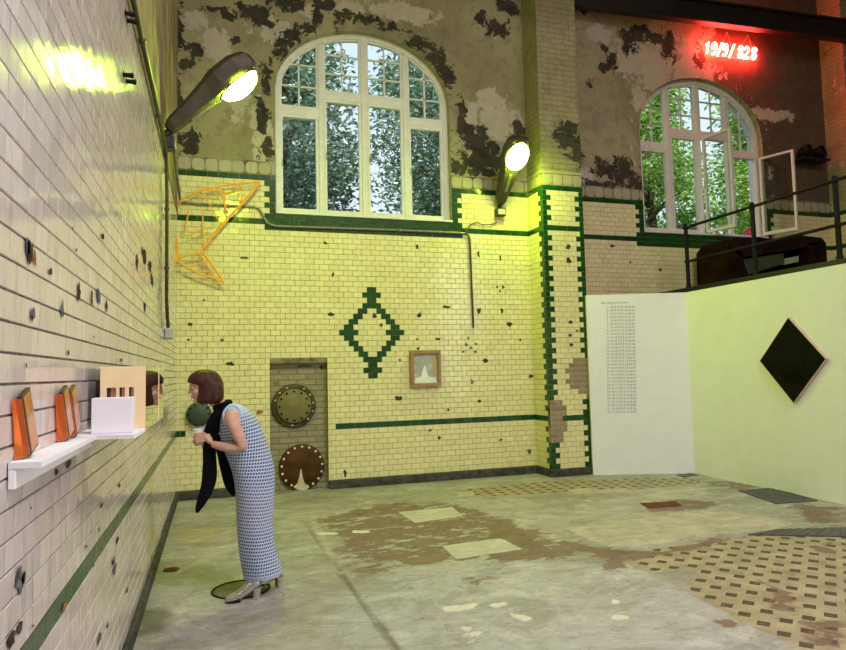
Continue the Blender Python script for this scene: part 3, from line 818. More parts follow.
# ------------------------------------------------------------------ trees and ground outside
def leafmat(name, stops, trans):
    t = NT(name); r_ = t.n('NewGeometry').outputs['Random Per Island']
    c_ = t.ramp(r_, stops)
    d = t.n('BsdfDiffuse', Color=c_); tl = t.n('BsdfTranslucent', Color=c_); g = t.n('BsdfGlossy', Color=(.8, .85, .9, 1), Roughness=.35)
    m1 = t.n('MixShader', i0=trans, i1=d.outputs[0], i2=tl.outputs[0]); m2 = t.n('MixShader', i0=.07, i1=m1.outputs[0], i2=g.outputs[0])
    t.t.links.new(m2.outputs[0], t.out.inputs[0]); return t.m
LEAF = [leafmat('blue_green_leaves', [(0, (.04, .09, .04)), (.4, (.11, .20, .10)), (.8, (.22, .34, .21)), (1, (.50, .60, .48))], .45),
        leafmat('bright_green_leaves', [(0, (.06, .16, .012)), (.4, (.18, .38, .03)), (.8, (.38, .58, .09)), (1, (.62, .72, .3))], .5)]
BARK = simple('tree_bark', (.16, .12, .09), .9, c2=(.07, .05, .04), scale=9, bump=.5)
def tree(x, y, h, rad, kind, nleaf, label, seed, z0=2.6):
    R_ = random.Random(seed); root = empty('broadleaf_tree', (x, y, 0))
    tag(root, label, 'tree', 'trees outside the windows')
    tr = MB(); lv = MB()
    tr.tube([(x, y, -.02), (x + R_.uniform(-.15, .15), y, 1.5), (x + R_.uniform(-.2, .2), y + .1, h * .55), (x + R_.uniform(-.3, .3), y, h * .9)], [.17, .14, .10, .04], 8)
    cl = []
    for k in range(70):
        th = R_.uniform(0, 2 * PI); zz = R_.uniform(z0, h); e = math.sin(PI * min(1, max(.1, (zz - z0 + .8) / (h - z0 + .9)))) ** .6
        rr = rad * e * math.sqrt(R_.uniform(.1, 1)); c_ = Vector((x + rr * math.cos(th), y + rr * math.sin(th) * .8, zz)); cl.append(c_)
        if k % 2 == 0:
            b0 = Vector((x, y, max(1.5, zz - rr * .7)))
            tr.tube([b0, b0.lerp(c_, .5) + Vector((0, 0, .1)), c_], [.05, .03, .012], 5)
    for k in range(nleaf):
        c_ = R_.choice(cl); g_ = lambda s: max(-1.7 * s, min(1.7 * s, R_.gauss(0, s)))
        q_ = rad / 1.35; p = c_ + Vector((g_(.30 * q_), g_(.30 * q_), g_(.24 * q_)))
        s_ = R_.uniform(.04, .085) * q_
        a = Vector((R_.gauss(0, 1), R_.gauss(0, 1), R_.gauss(0, .45))).normalized(); n_ = a.orthogonal().normalized()
        n_ = Matrix.Rotation(R_.uniform(0, 6.28), 3, a) @ n_
        lv.face([p - a * s_, p + n_ * s_ * .42 - a * s_ * .1, p + a * s_, p - n_ * s_ * .42 - a * s_ * .1])
    local(tr.build('trunk', BARK), root); local(lv.build('crown', LEAF[kind]), root)
T_ = [(1.25, 12.9, 9.6, 1.35, 0, 18000, 'nearest blue-green tree outside the left window, behind its left columns'),
      (4.85, 12.9, 9.8, 1.35, 0, 18000, 'nearest blue-green tree outside the left window, behind its right columns'),
      (1.6, 18.0, 13.0, 2.0, 0, 13000, 'middle-distance blue-green tree behind the left half of the left window'),
      (6.6, 18.0, 13.0, 2.0, 0, 13000, 'middle-distance blue-green tree behind the right half of the left window'),
      (2.6, 25.0, 17.0, 3.0, 0, 9000, 'farthest blue-green tree behind the left half of the left window'),
      (9.6, 25.0, 17.0, 3.0, 0, 9000, 'farthest blue-green tree behind the right half of the left window'),
      (9.85, 12.9, 9.0, 1.35, 1, 18000, 'nearest bright green tree outside the right window, behind its left columns'),
      (13.5, 12.9, 9.2, 1.35, 1, 18000, 'nearest bright green tree outside the right window, behind its open casements'),
      (13.3, 18.0, 13.0, 2.0, 1, 13000, 'middle-distance bright green tree behind the left half of the right window'),
      (19.2, 18.0, 13.0, 2.0, 1, 13000, 'middle-distance bright green tree behind the right half of the right window'),
      (17.0, 25.0, 17.0, 3.0, 1, 9000, 'farthest bright green tree behind the left half of the right window'),
      (26.4, 25.0, 17.0, 3.0, 1, 9000, 'farthest bright green tree behind the right half of the right window')]
for k, a in enumerate(T_): tree(*a, seed=100 + k)
mb = MB(); mb.face([(-25, BW + .5, -.03), (40, BW + .5, -.03), (40, 45, -.03), (-25, 45, -.03)])
struct(mb.build('ground_outside', simple('outside_soil', (.08, .10, .05), .95, c2=(.14, .13, .07), scale=2)))

# ------------------------------------------------------------------ floodlights
def floodlight(base, out, label):
    """base on the wall, out = unit horizontal direction away from it; arm rises at about 43 degrees"""
    base, out = Vector(base), Vector(out); d = (out * .735 + Vector((0, 0, .678))).normalized()
    s_ = d.cross(Vector((0, 0, 1))).normalized(); nn = d.cross(s_); nn = nn if nn.z < 0 else -nn       # nn: underside normal
    MX = Matrix((s_, d, -nn)).transposed().to_4x4(); MX = Matrix.Translation(base) @ MX             # local x side, y along arm, z up off the underside
    root = empty('floodlight', base); tag(root, label, 'lamp', 'street-lamp style floodlights')
    h = MB()
    secs = [(.07, .055, -.02, .06), (.12, .075, -.03, .09), (.34, .10, -.03, .12), (.58, .125, -.033, .165), (.70, .16, -.035, .195), (.92, .17, -.035, .20), (1.06, .15, -.03, .165), (1.10, .11, -.01, .12)]
    rows = []
    for y, hw, zl, zh in secs:
        rows.append([MX @ Vector((hw * c0, y, (zl + zh) / 2 + (zh - zl) / 2 * c1)) for c0, c1 in ((-.8, -1), (.8, -1), (1, -.6), (1, .5), (.6, 1), (-.6, 1), (-1, .5), (-1, -.6))])
    h.grid(rows, 0, False, True); h.face(rows[0][::-1]); h.face(rows[-1])
    local(h.build('housing', M['lampbody'], bevel=.008), root)
    l = MB(); rr = []
    for k in range(7):
        a = (PI / 2) * k / 6
        rr.append([MX @ Vector((.155 * math.cos(a) * math.cos(2*PI*j/28), .86 + .205 * math.cos(a) * math.sin(2*PI*j/28), -.036 - .115 * math.sin(a))) for j in range(28)])
    l.grid(rr[:-1], 0, True, True); l.face(rr[-2]); local(l.build('lens', M['lens']), root)
    r_ = MB(); r_.tube([MX @ Vector((.16 * math.cos(2*PI*j/28), .86 + .212 * math.sin(2*PI*j/28), -.038)) for j in range(28)], .008, 6, closed=True); local(r_.build('lens_rim', M['lampbody']), root)
    c_ = MB(); c_.box((-.02, .30, -.045), (.02, .58, -.014), M=MX); local(c_.build('clamp_strip', M['conduit']), root)
    w = MB(); w.tube([base + out * .0, base + out * .03 + Vector((0, 0, .02)), MX @ Vector((0, .12, .02))], .03, 10)
    w.tube([base + Vector((0, 0, -.07)) + out * .0, base + out * .05 + Vector((0, 0, -.03)), MX @ Vector((0, .14, 0))], .016, 8)
    local(w.build('wall_bracket', M['blackplastic']), root)
    bx = MB(); s2 = Vector((0, 0, 1)).cross(out)
    BM_ = Matrix.Translation(base) @ Matrix((s2, out, Vector((0, 0, 1)))).transposed().to_4x4()
    bx.bbox((-.075, 0, -.13), (.075, .10, -.02), .012, 0, BM_); jb = local(bx.build('junction_box', M['blackplastic']), root)
    f_ = MB(); f_.box((-.055, .099, -.115), (.055, .104, -.04), M=BM_); local(f_.build('box_label', M['greybox']), root)
    return root
floodlight((LW + .012, 6.2, 3.69), (1, 0, 0), 'floodlight with glowing lens on an arm angled up from the left tiled wall')
floodlight((3.95, BW - .008, 3.86), (0, -1, 0), 'floodlight with round glowing lens facing out from the back wall beside the pier')

# ------------------------------------------------------------------ conduits
def clampring(mb, p, t_, r): 
    p, t_ = Vector(p), Vector(t_).normalized(); mb.tube([p - t_ * .012, p + t_ * .012], r, 10)
root = empty('wall_conduit', (LW + .03, 6.2, 3.57)); tag(root, 'dark conduit running along the left wall and dropping to a grey socket box', 'pipe')
mb = MB(); xw = LW + .032
mb.tube([(xw, -1, 3.60), (xw, 6.05, 3.56), (xw, 6.2, 3.52), (xw, 6.28, 3.40), (xw, 6.35, 3.2), (xw, 6.38, 2.2), (xw, 6.5, 2.05), (xw, 6.6, 1.98), (xw, 6.6, 1.94)], .016, 10)
local(mb.build('pipe_run', M['darkconduit']), root)
for yy, zz, tt in ((2.5, 3.582, (0, 1, 0)), (4.2, 3.571, (0, 1, 0)), (5.4, 3.565, (0, 1, 0)), (6.355, 3.05, (0, 0, 1)), (6.37, 2.5, (0, 0, 1))):
    m2 = MB(); clampring(m2, (xw, yy, zz), tt, .024); local(m2.build('pipe_clip', M['darkconduit']), root)
mb = MB(); mb.bbox((LW + .006, 6.52, 1.86), (LW + .07, 6.70, 1.96), .01); local(mb.build('socket_box', M['greybox']), root)
yb = BW - .035
root = empty('wall_conduit', (3.43, BW, 3.47)); tag(root, 'pale conduit running along the back wall under the arched left window', 'pipe')
B = lambda x, y, yy=yb: tuple(on(x, y, 1, yy))
p0 = B(178.5, 203); mb = MB()
mb.tube([(LW + .03, 6.7, 4.05), (LW + .035, 7.3, 3.95), (LW + .04, 8.3, 3.72), (p0[0] + .02, yb, p0[2] + .01), B(200, 204.2), B(254, 206.8), B(259, 208.5), B(262, 214), B(266, 221), B(270, 224.6), B(276, 226), B(320, 227.5), B(400, 230.2), B(465, 233.2)], .016, 10)
local(mb.build('pipe_run', M['conduit']), root)
m2 = MB(); m2.tube([B(465, 233), B(469, 236), B(470, 244), B(471.5, 280), B(473.5, 328)], .014, 10); local(m2.build('pipe_drop', M['darkconduit']), root)
m2 = MB(); m2.tube([B(466, 231), B(470, 225), B(477, 222), B(482, 224.5), B(490, 224.5), B(497, 222.5)], .008, 8); local(m2.build('lamp_cable', M['darkconduit']), root)
m2 = MB(); c_ = Vector(B(466, 231)); m2.sphere(c_, (.035, .022, .045)); local(m2.build('junction_box', M['darkconduit']), root)
for x, y in ((228, 205.6), (267, 222.5), (333, 228), (400, 230.2), (440, 232)):
    m2 = MB(); c_ = Vector(B(x, y)); clampring(m2, c_, (1, 0, 0), .024); local(m2.build('pipe_clip', M['conduit']), root)
root = None
for (x, y), lb in zip(((124, 13), (126, 20.5), (122, 74.5), (125, 81)), ('upper iron peg of the pair high on the left wall, just below the conduit', 'lower iron peg of the pair high on the left wall, just below the conduit', 'upper iron peg of the pair beside the lamp reflection on the left wall', 'lower iron peg of the pair beside the lamp reflection on the left wall')):
    q = on(x, y, 0, LW); mb = MB(); mb.tube([(LW, q.y, q.z), (LW + .03, q.y, q.z), (LW + .05, q.y + .01, q.z + .004)], [.012, .012, .016], 8)
    mb.tube([(LW + .008, q.y - .0, q.z), (LW + .01, q.y, q.z)], .022, 10)
    tag(mb.build('iron_peg', M['black_iron']), lb, 'peg', 'iron pegs in the left wall')

# ------------------------------------------------------------------ orange wire sculpture
ys = BW - .14
def SP(x, y): return on(165 + x / 5.418, 170 + y / 5.418, 1, ys)
root = empty('wire_sculpture', (LW + .1, ys, 2.7)); tag(root, 'orange wire fish outline hung in the corner above the conduit', 'sculpture')
mb = MB()
for pts, r_ in (([(88,162),(140,136),(195,110)], .014), ([(195,110),(300,88),(410,72),(512,64)], .012), ([(512,64),(470,122),(410,190),(355,245)], .018), ([(355,245),(280,330),(195,435)], .016), ([(195,435),(260,520),(320,607)], .015),
                ([(320,607),(190,562),(120,530),(65,495)], .013), ([(65,495),(60,400),(58,240),(88,162)], .010)):
    mb.tube([SP(*p) for p in pts], r_, 10)
local(mb.build('outline', M['orange']), root)
mb = MB()
for pts in ([(195,112),(250,200),(300,295),(330,275)], [(290,90),(330,140),(322,200),(345,240)], [(345,105),(385,85),(405,100),(395,130),(370,140)], [(270,130),(300,140),(330,190),(335,240)], [(135,200),(112,300),(104,350),(125,355),(205,320),(262,314)],
            [(205,250),(205,330),(212,405)], [(75,490),(72,430),(66,360)], [(75,480),(130,462),(185,455),(215,490)], [(145,527),(195,500),(230,490),(233,530)], [(185,455),(150,465),(160,480)], [(205,545),(265,560),(275,545),(262,575)], [(400,70),(420,120),(405,180)], [(225,112),(300,110),(360,140)]):
    mb.tube([SP(*p) for p in pts], .009, 6)
local(mb.build('inner_wires', M['orange']), root)
for p in ((195, 112), (510, 64), (355, 245), (65, 495)):
    mb = MB(); mb.tube([SP(*p), SP(*p) + Vector((0, .13, 0))], .006, 6); local(mb.build('wall_pin', M['orange']), root)

# ------------------------------------------------------------------ flanges
def disc_frame(c): return Matrix.Translation(Vector(c)) @ Matrix.Rotation(PI / 2, 4, 'X')      # local z -> -Y
fy = BW + .10
def bolts(root, c, R_, n, r_, mat_, y, ph=0.0, skip=()):
    for k in range(n):
        if k in skip: continue
        a = 2 * PI * (k + ph) / n; m2 = MB(); p = Vector((c[0] + R_ * math.cos(a), y, c[2] + R_ * math.sin(a)))
        m2.lathe([(r_, 0), (r_, .012), (r_ * .6, .018)], disc_frame(p), 8); local(m2.build('bolt', mat_), root)
c1 = on(294, 406, 1, fy - .05)
root = empty('pipe_flange', (c1.x, fy, c1.z)); tag(root, 'dark ring flange with ochre blank plate, upper of two in the niche', 'flange', 'bolted pipe flanges on the back wall')
mb = MB(); mb.lathe([(.285, 0), (.285, .03), (.275, .045), (.20, .045), (.20, .01)], disc_frame((c1.x, fy, c1.z)), 48); local(mb.build('ring', M['flangeiron']), root)
mb = MB(); mb.lathe([(.222, .045), (.222, .07), (.212, .078), (.02, .08)], disc_frame((c1.x, fy, c1.z)), 48); local(mb.build('blank_plate', M['flangeplate']), root)
bolts(root, c1, .19, 12, .014, M['black_iron'], fy - .079); bolts(root, c1, .252, 14, .013, M['limescale'], fy - .045, .3, (3, 7, 8, 9, 11))
c2 = on(302, 467, 1, fy - .05)
root = empty('pipe_flange', (c2.x, fy, c2.z)); tag(root, 'rusty red-brown flange with white bolts, lower of two in the niche', 'flange', 'bolted pipe flanges on the back wall')
mb = MB(); mb.lathe([(.292, 0), (.292, .05), (.28, .06), (.02, .062)], disc_frame((c2.x, fy, c2.z)), 48); local(mb.build('blank_plate', M['rust']), root)
bolts(root, c2, .262, 17, .016, M['whitebolt'], fy - .06, .25, (12, 13))
st = MB(); pts = []
for x, y in ((297, 489.5), (293.5, 487), (297.5, 483), (299.3, 477), (300.3, 470), (301.5, 469), (302.6, 477), (304.5, 483), (309.5, 486.5), (307, 489.5), (302, 490.3)):
    q = on(x, y, 1, fy - .064); pts.append((q.x, fy - .064, q.z))
st.prism(pts[::-1], (0, .003, 0)); local(st.build('lime_deposit', M['limescale']), root)
c3 = on(199, 414, 1, BW - .05)
root = empty('pipe_flange', (c3.x, BW, c3.z)); tag(root, 'small dark green round cover on the back wall behind the woman', 'flange', 'bolted pipe flanges on the back wall')
mb = MB(); mb.lathe([(.13, 0), (.13, .05), (.15, .055), (.15, .085), (.14, .095), (.02, .10)], disc_frame((c3.x, BW - .006, c3.z)), 40); local(mb.build('cover', M['greenplate']), root)
bolts(root, c3, .128, 10, .012, M['black_iron'], BW - .1)

# ------------------------------------------------------------------ framed picture on the back wall
a0, a1 = on(410, 350.5, 1, BW - .05), on(441, 386, 1, BW - .05)
x0, x1, z1, z0 = a0.x, a1.x, a0.z, a1.z
root = empty('framed_picture', ((x0 + x1) / 2, BW, z0)); tag(root, 'small wooden box frame with a pale collage on the yellow tiled wall', 'picture')
mb = MB(); ring_prism(mb, [(x0, z0), (x1, z0), (x1, z1), (x0, z1)], [(x0 + .045, z0 + .04), (x1 - .04, z0 + .04), (x1 - .04, z1 - .045), (x0 + .045, z1 - .045)], BW - .07, BW - .006)
local(mb.build('frame', M['oak'], bevel=.005), root)
mb = MB(); mb.box((x0 + .04, BW - .03, z0 + .035), (x1 - .035, BW - .024, z1 - .04)); pc = local(mb.build('collage', M['collage']), root)
Wd, Ht = x1 - x0, z1 - z0
def flat(pts, mat_, nm, y=BW - .032, dy=.002):
    m2 = MB(); m2.prism([(x0 + Wd * u, y, z0 + Ht * v) for u, v in pts], (0, dy, 0)); return local(m2.build(nm, mat_), root)
flat([(.35, .14), (.62, .14), (.56, .40), (.52, .55), (.47, .58), (.43, .50), (.38, .35)], M['paper'], 'paper_figure')
flat([(.70, .35), (.86, .40), (.86, .86), (.80, .86)], M['tan'], 'tan_paper')
flat([(.13, .10), (.88, .10), (.85, .22), (.5, .30), (.16, .24)], M['paper'], 'paper_strip', BW - .0315, .0012)

# ------------------------------------------------------------------ neon date and beam
mb = MB()
q0 = on(577, 11, 1, 8.47); bz = on(590, 13, 1, 8.45).z
bl, br = Vector((PX1 + .0, 8.44, 0)), Vector((11.49, 8.05, 0))
d = (br - bl).normalized(); s_ = Vector((-d.y, d.x, 0))
def beambox(mb, w0, w1, z0, z1):
    p = [bl + s_ * w0, br + s_ * w0, br + s_ * w1, bl + s_ * w1]; mb.prism([(q.x, q.y, z0) for q in p][::-1], (0, 0, z1 - z0))
beambox(mb, -.13, .0, bz, bz + .03); beambox(mb, -.075, -.055, bz + .03, bz + .34); beambox(mb, -.13, .0, bz + .34, bz + .37)
struct(mb.build('ceiling_beam', M['beam'])); 
ny = BW - .09
root = empty('neon_sign', on(731, 52, 1, ny)); tag(root, 'red glowing neon date hung under the dark beam above the right window', 'neon sign')
DG = {'1': [[(.15, .72), (.5, 1), (.38, 0)]], '9': [[(.85, .78), (.6, 1), (.25, .9), (.2, .62), (.5, .5), (.82, .72), (.8, .4), (.6, .05), (.2, .05)]],
      '/': [[(.75, 1.05), (.15, -.1)]], '8': [[(.5, .52), (.2, .75), (.45, 1), (.8, .8), (.5, .52), (.2, .25), (.45, 0), (.82, .22), (.5, .52)]], '2': [[(.15, .8), (.45, 1), (.8, .8), (.6, .45), (.12, 0), (.85, .03)]]}
def smooth(pts, n=5):
    if len(pts) < 3: return pts
    P = [Vector((p[0], p[1], 0)) for p in pts]; out = []
    for i in range(len(P) - 1):
        a, b_, c_, d_ = P[max(0, i-1)], P[i], P[i+1], P[min(len(P)-1, i+2)]
        for k in range(n):
            s0 = k / n; out.append(.5 * ((2*b_) + (c_ - a) * s0 + (2*a - 5*b_ + 4*c_ - d_) * s0**2 + (3*b_ - a - 3*c_ + d_) * s0**3))
    out.append(P[-1]); return [(p.x, p.y) for p in out]
txt = [('1', 705.5), ('9', 711.0), ('/', 717.0), ('9', 722.0), ('/', 729.0), ('8', 737.5), ('2', 743.5), ('8', 751.0)]
for ch, px in txt[:]:
    yb_ = 53.0 + (px - 704) * (59 - 53) / 47.0 - 0; w_ = 6.2 if ch != '1' else 5
    m2 = MB()
    for stv in DG[ch]:
        pts = [on(px + p[0] * w_ + (.9 * (p[1] - .5)), yb_ - p[1] * 11.0, 1, ny) for p in (smooth(stv) if ch not in '1/' else stv)]
        m2.tube(pts, .016, 8)
    local(m2.build('neon_numeral', M['neon']), root)
for (xa, xb) in ((722, 727), (731, 727), (741, 748), (752, 748)):
    m2 = MB(); a = on(xa, 43 + (xa - 704) * .12, 1, ny); e = on(xb, 31 + (xb - 722) * .15, 1, ny); e.z = max(e.z, bz - .01)
    m2.tube([a, e], .004, 6); local(m2.build('hanging_wire', M['wire']), root)
m2 = MB(); a = on(704, 54.5, 1, ny + .03); e = on(758, 60.5, 1, ny + .03); m2.tube([a, e], .006, 6)
for px in (706, 720, 733, 745, 756): 
    p = on(px, 50.5 + (px - 706) * .125, 1, ny); m2.tube([p, (p.x, BW, p.z)], .005, 6)
local(m2.build('support_bar', M['wire']), root)

# ------------------------------------------------------------------ free-standing white display walls
p0, p1, p2 = Vector((5.03, 8.075, 0)), Vector((6.335, 7.59, 0)), Vector((6.245, 1.2, 0)); HP = 2.53
dv = (p1 - p0).normalized(); nv = Vector((dv.y, -dv.x, 0))         # towards the camera
if nv.y > 0: nv = -nv
mb = MB(); mb.prism([p0, p1, p1 - nv * .07, p0 - nv * .07][::-1], (0, 0, HP)); wf = struct(mb.build('wall_display_end', M['white'], bevel=.003))
mb = MB(); mb.prism([p2, p1, p1 + Vector((.07, .02, 0)), p2 + Vector((.07, 0, 0))], (0, 0, HP)); struct(mb.build('wall_display_side', M['white'], bevel=.003))
lines = ['Bad schwimming dates']
R_ = random.Random(3); lst = []
mo, dd = 5, 14
for k in range(32):
    dd += R_.choice((3, 4, 6, 7, 9))
    if dd > 28: dd -= 28; mo += 1
    lst.append((k + 1, '%02d.%02d.2011' % (dd, mo), '%02d:%02d:%02d' % (R_.randint(9, 19), R_.randint(0, 59), R_.randint(0, 59))))
INK = simple('grey_lettering', (.16, .17, .15), .7, var=.02)
def text(s, x, y, size_px, name='lettering'):
    pos = onplane(x, y, p0, nv) + nv * .0006; e = onplane(x, y + size_px, p0, nv)
    cu = bpy.data.curves.new('lettering', 'FONT'); cu.body = s; cu.size = (pos - e).length * 1.25; cu.extrude = .0008; cu.resolution_u = 1
    o = bpy.data.objects.new(name, cu); C.objects.link(o)
    o.matrix_world = Matrix.Translation(pos) @ Matrix((dv, Vector((0, 0, 1)), nv)).transposed().to_4x4()
    return o
tmp = []
tmp.append(text('\n'.join(lines), 601.0, 303.9, 2.4))
for k, (n_, dt, tm) in enumerate(lst):
    y = 308.0 + k * (413.0 - 308.0) / 31.0; xo = (k / 31.0) * 2.0
    for s, x in ((str(n_), 605.5 if n_ > 9 else 606.5), (dt, 609.8), ('|', 622.3), (tm, 624.0)): tmp.append(text(s, x + xo, y, 2.45))
bpy.context.view_layer.update()
dg = bpy.context.evaluated_depsgraph_get(); mb = MB()
for o in tmp:
    me = bpy.data.meshes.new_from_object(o.evaluated_get(dg)); mw = o.matrix_world.copy(); b0 = len(mb.v)
    mb.v += [tuple(mw @ v.co) for v in me.vertices]
    for f_ in me.polygons: mb.f.append(tuple(b0 + i for i in f_.vertices)); mb.m.append(0); mb.s.append(False)
    bpy.data.meshes.remove(me)
for o in tmp: bpy.data.objects.remove(o)
lt = mb.build('lettering', INK, wf)

# black diamond canvas on the side wall
def side(x, y):
    n_ = Vector(((p1 - p2).y, -(p1 - p2).x, 0)).normalized(); return onplane(x, y, p2, n_)
T, L, Bt, Rr = side(794, 317.5), side(762, 360), side(793, 404), side(830, 358.5)
sx = Vector((-1, 0, 0)); cc = (T + L + Bt + Rr) / 4
sd = (p1 - p2).normalized(); hw_, hh_ = (L - Rr).length / 2 * .985, (T.z - Bt.z) / 2
root = empty('diamond_canvas', cc); tag(root, 'black diamond canvas with pale wooden edges on the white wall', 'painting')
def dia(mb, w_, h_, o0, o1):
    mb.prism([cc + sd * w_ + sx * o0, cc + Vector((0, 0, h_)) + sx * o0, cc - sd * w_ + sx * o0, cc - Vector((0, 0, h_)) + sx * o0], sx * (o1 - o0))
mb = MB(); dia(mb, hw_, hh_, 0, .042); local(mb.build('stretcher_edge', M['palewood'], bevel=.002), root)
mb = MB(); dia(mb, hw_ - .012, hh_ - .013, .0421, .046); local(mb.build('canvas_face', M['blackcanvas']), root)

# ------------------------------------------------------------------ raised platform, railing, things on it
mb = MB(); mb.box((6.56, 1.2, 2.45), (11.45, BW - .01, 2.58)); mb.box((6.54, 1.2, 2.42), (6.60, BW - .01, 2.63)); struct(mb.build('floor_platform', M['beam']))
root = empty('railing', (6.6, 5.4, 2.58)); tag(root, 'black iron pipe railing along the raised platform', 'railing')
zt, zl = 3.525, 3.02
for yy in (7.83, 6.58, 5.40, 4.22, 3.04):
    m2 = MB()
    m2.tube([(6.6, yy, 2.58), (6.6, yy, 2.61)], .055, 14); m2.tube([(6.6, yy, 2.61), (6.6, yy, 2.67), (6.6, yy, 2.69)], [.04, .036, .026], 14)
    m2.tube([(6.6, yy, 2.6), (6.6, yy, zt)], .029, 12)
    for zz in (zl, zt): m2.sphere((6.6, yy, zz), .042)
    m2.tube([(6.6, yy, zt), (6.6, yy, zt + .045), (6.6, yy, zt + .06)], [.03, .026, .01], 12)
    local(m2.build('post', M['black_iron']), root)
for zz in (zl, zt):
    m2 = MB(); m2.tube([(6.6, 7.83, zz), (6.6, 2.5, zz)], .020, 12); local(m2.build('rail', M['black_iron']), root)
# timber cabinet with a green enamel machine front
g = lambda x, y, Y: on(x, y, 1, Y)
root = empty('machine_housing', (8.4, 8.0, 2.58)); tag(root, 'dark brown timber machine housing with green enamel panels behind the railing', 'cabinet')
yf, ybk = 7.75, 8.40
def plank(mb, pts, dy): mb.prism([(p[0], yf, p[1]) for p in pts][::-1], (0, dy, 0))
xz = lambda x, y: (on(x, y, 1, yf).x, on(x, y, 1, yf).z)
zb = 2.58
l0, l1, r0, r1 = xz(727, 246), xz(742, 252), xz(812, 243), xz(826, 243)
lb, rb0, rb1 = xz(735, 288), xz(806, 273), xz(828, 272)
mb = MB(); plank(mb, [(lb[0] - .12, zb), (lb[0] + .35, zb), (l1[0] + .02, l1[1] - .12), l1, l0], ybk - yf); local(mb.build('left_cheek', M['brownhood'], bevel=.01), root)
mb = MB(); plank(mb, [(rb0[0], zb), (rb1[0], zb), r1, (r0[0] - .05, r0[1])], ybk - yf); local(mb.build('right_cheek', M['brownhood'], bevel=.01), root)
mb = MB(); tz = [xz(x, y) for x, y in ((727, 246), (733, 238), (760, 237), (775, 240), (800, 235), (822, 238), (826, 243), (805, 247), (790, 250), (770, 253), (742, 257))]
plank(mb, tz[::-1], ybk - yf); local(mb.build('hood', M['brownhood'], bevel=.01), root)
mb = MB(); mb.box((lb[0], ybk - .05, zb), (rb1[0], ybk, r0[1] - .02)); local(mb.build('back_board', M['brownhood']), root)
ga = [xz(744, 259), xz(787, 252), xz(787, 263), xz(748, 275)]
yf2 = yf + .06
mb = MB(); mb.prism([(p[0], yf2, p[1]) for p in ga][::1], (0, .3, 0)); local(mb.build('green_panel', M['greenpanel'], bevel=.01), root)
ga = [xz(788, 258), xz(802, 255), xz(802, 261), xz(788, 264)]
mb = MB(); mb.prism([(p[0], yf2, p[1]) for p in ga], (0, .3, 0)); local(mb.build('pale_panel', M['palegreen'], bevel=.006), root)
mb = MB(); mb.box((lb[0] + .3, yf + .02, zb), (rb0[0] + .05, ybk - .06, zb + .10)); local(mb.build('plinth', M['brownhood']), root)
# shelf with two round black spotlights high up beside the end pier
q = on(809, 161, 1, BW - .1)
mb = MB(); mb.box((q.x - .30, BW - .26, q.z - .025), (q.x + .30, BW - .004, q.z + .02)); 
tag(mb.build('wall_shelf', M['beam'], bevel=.005), 'short black shelf high on the wall between open window and red pier', 'shelf')
for k, (dx, lb_) in enumerate(((-.13, 'round black spotlight on the high black shelf, the one nearer the window'), (.17, 'round black spotlight on the high black shelf, the one nearer the red pier'))):
    root = empty('spotlight', (q.x + dx, BW - .15, q.z + .02)); tag(root, lb_, 'spotlight', 'spotlights on the high shelf')
    m2 = MB(); MX = Matrix.Translation((q.x + dx, BW - .15, q.z + .135)) @ Matrix.Rotation(math.radians(80), 4, 'X') @ Matrix.Rotation(.3, 4, 'Y')
    m2.lathe([(.06, -.10), (.10, -.05), (.112, .04), (.112, .09), (.098, .09), (.09, .06)], MX, 20); local(m2.build('shade', M['black_iron']), root)
    m2 = MB(); m2.tube([(q.x + dx, BW - .15, q.z + .02), (q.x + dx, BW - .15, q.z + .035)], .06, 14); m2.tube([(q.x + dx, BW - .15, q.z + .02), (q.x + dx, BW - .15, q.z + .10)], .015, 8); local(m2.build('foot', M['black_iron']), root)

# ------------------------------------------------------------------ angled white shelf and its display
ZSH = 1.31
def sh(x, y): v = on(x, y, 2, ZSH); return v
root = empty('display_shelf', (LW, 2.1, ZSH)); tag(root, 'narrow white angled shelf fixed to the tiled wall, holding copper blocks', 'shelf')
xw = LW + .006
mb = MB(); mb.prism([(xw, 1.745, ZSH), (-.388, 1.735, ZSH), (-.386, 2.43, ZSH), (-.262, 2.405, ZSH), (-.255, 2.69, ZSH), (xw, 2.72, ZSH)][::-1], (0, 0, -.014)); local(mb.build('top_board', M['white'], bevel=.002), root)
mb = MB(); mb.box((xw, 1.745, ZSH - .062), (xw + .016, 2.72, ZSH - .0145)); local(mb.build('back_strip', M['white'], bevel=.002), root)
ZT_ = ZSH + .0008
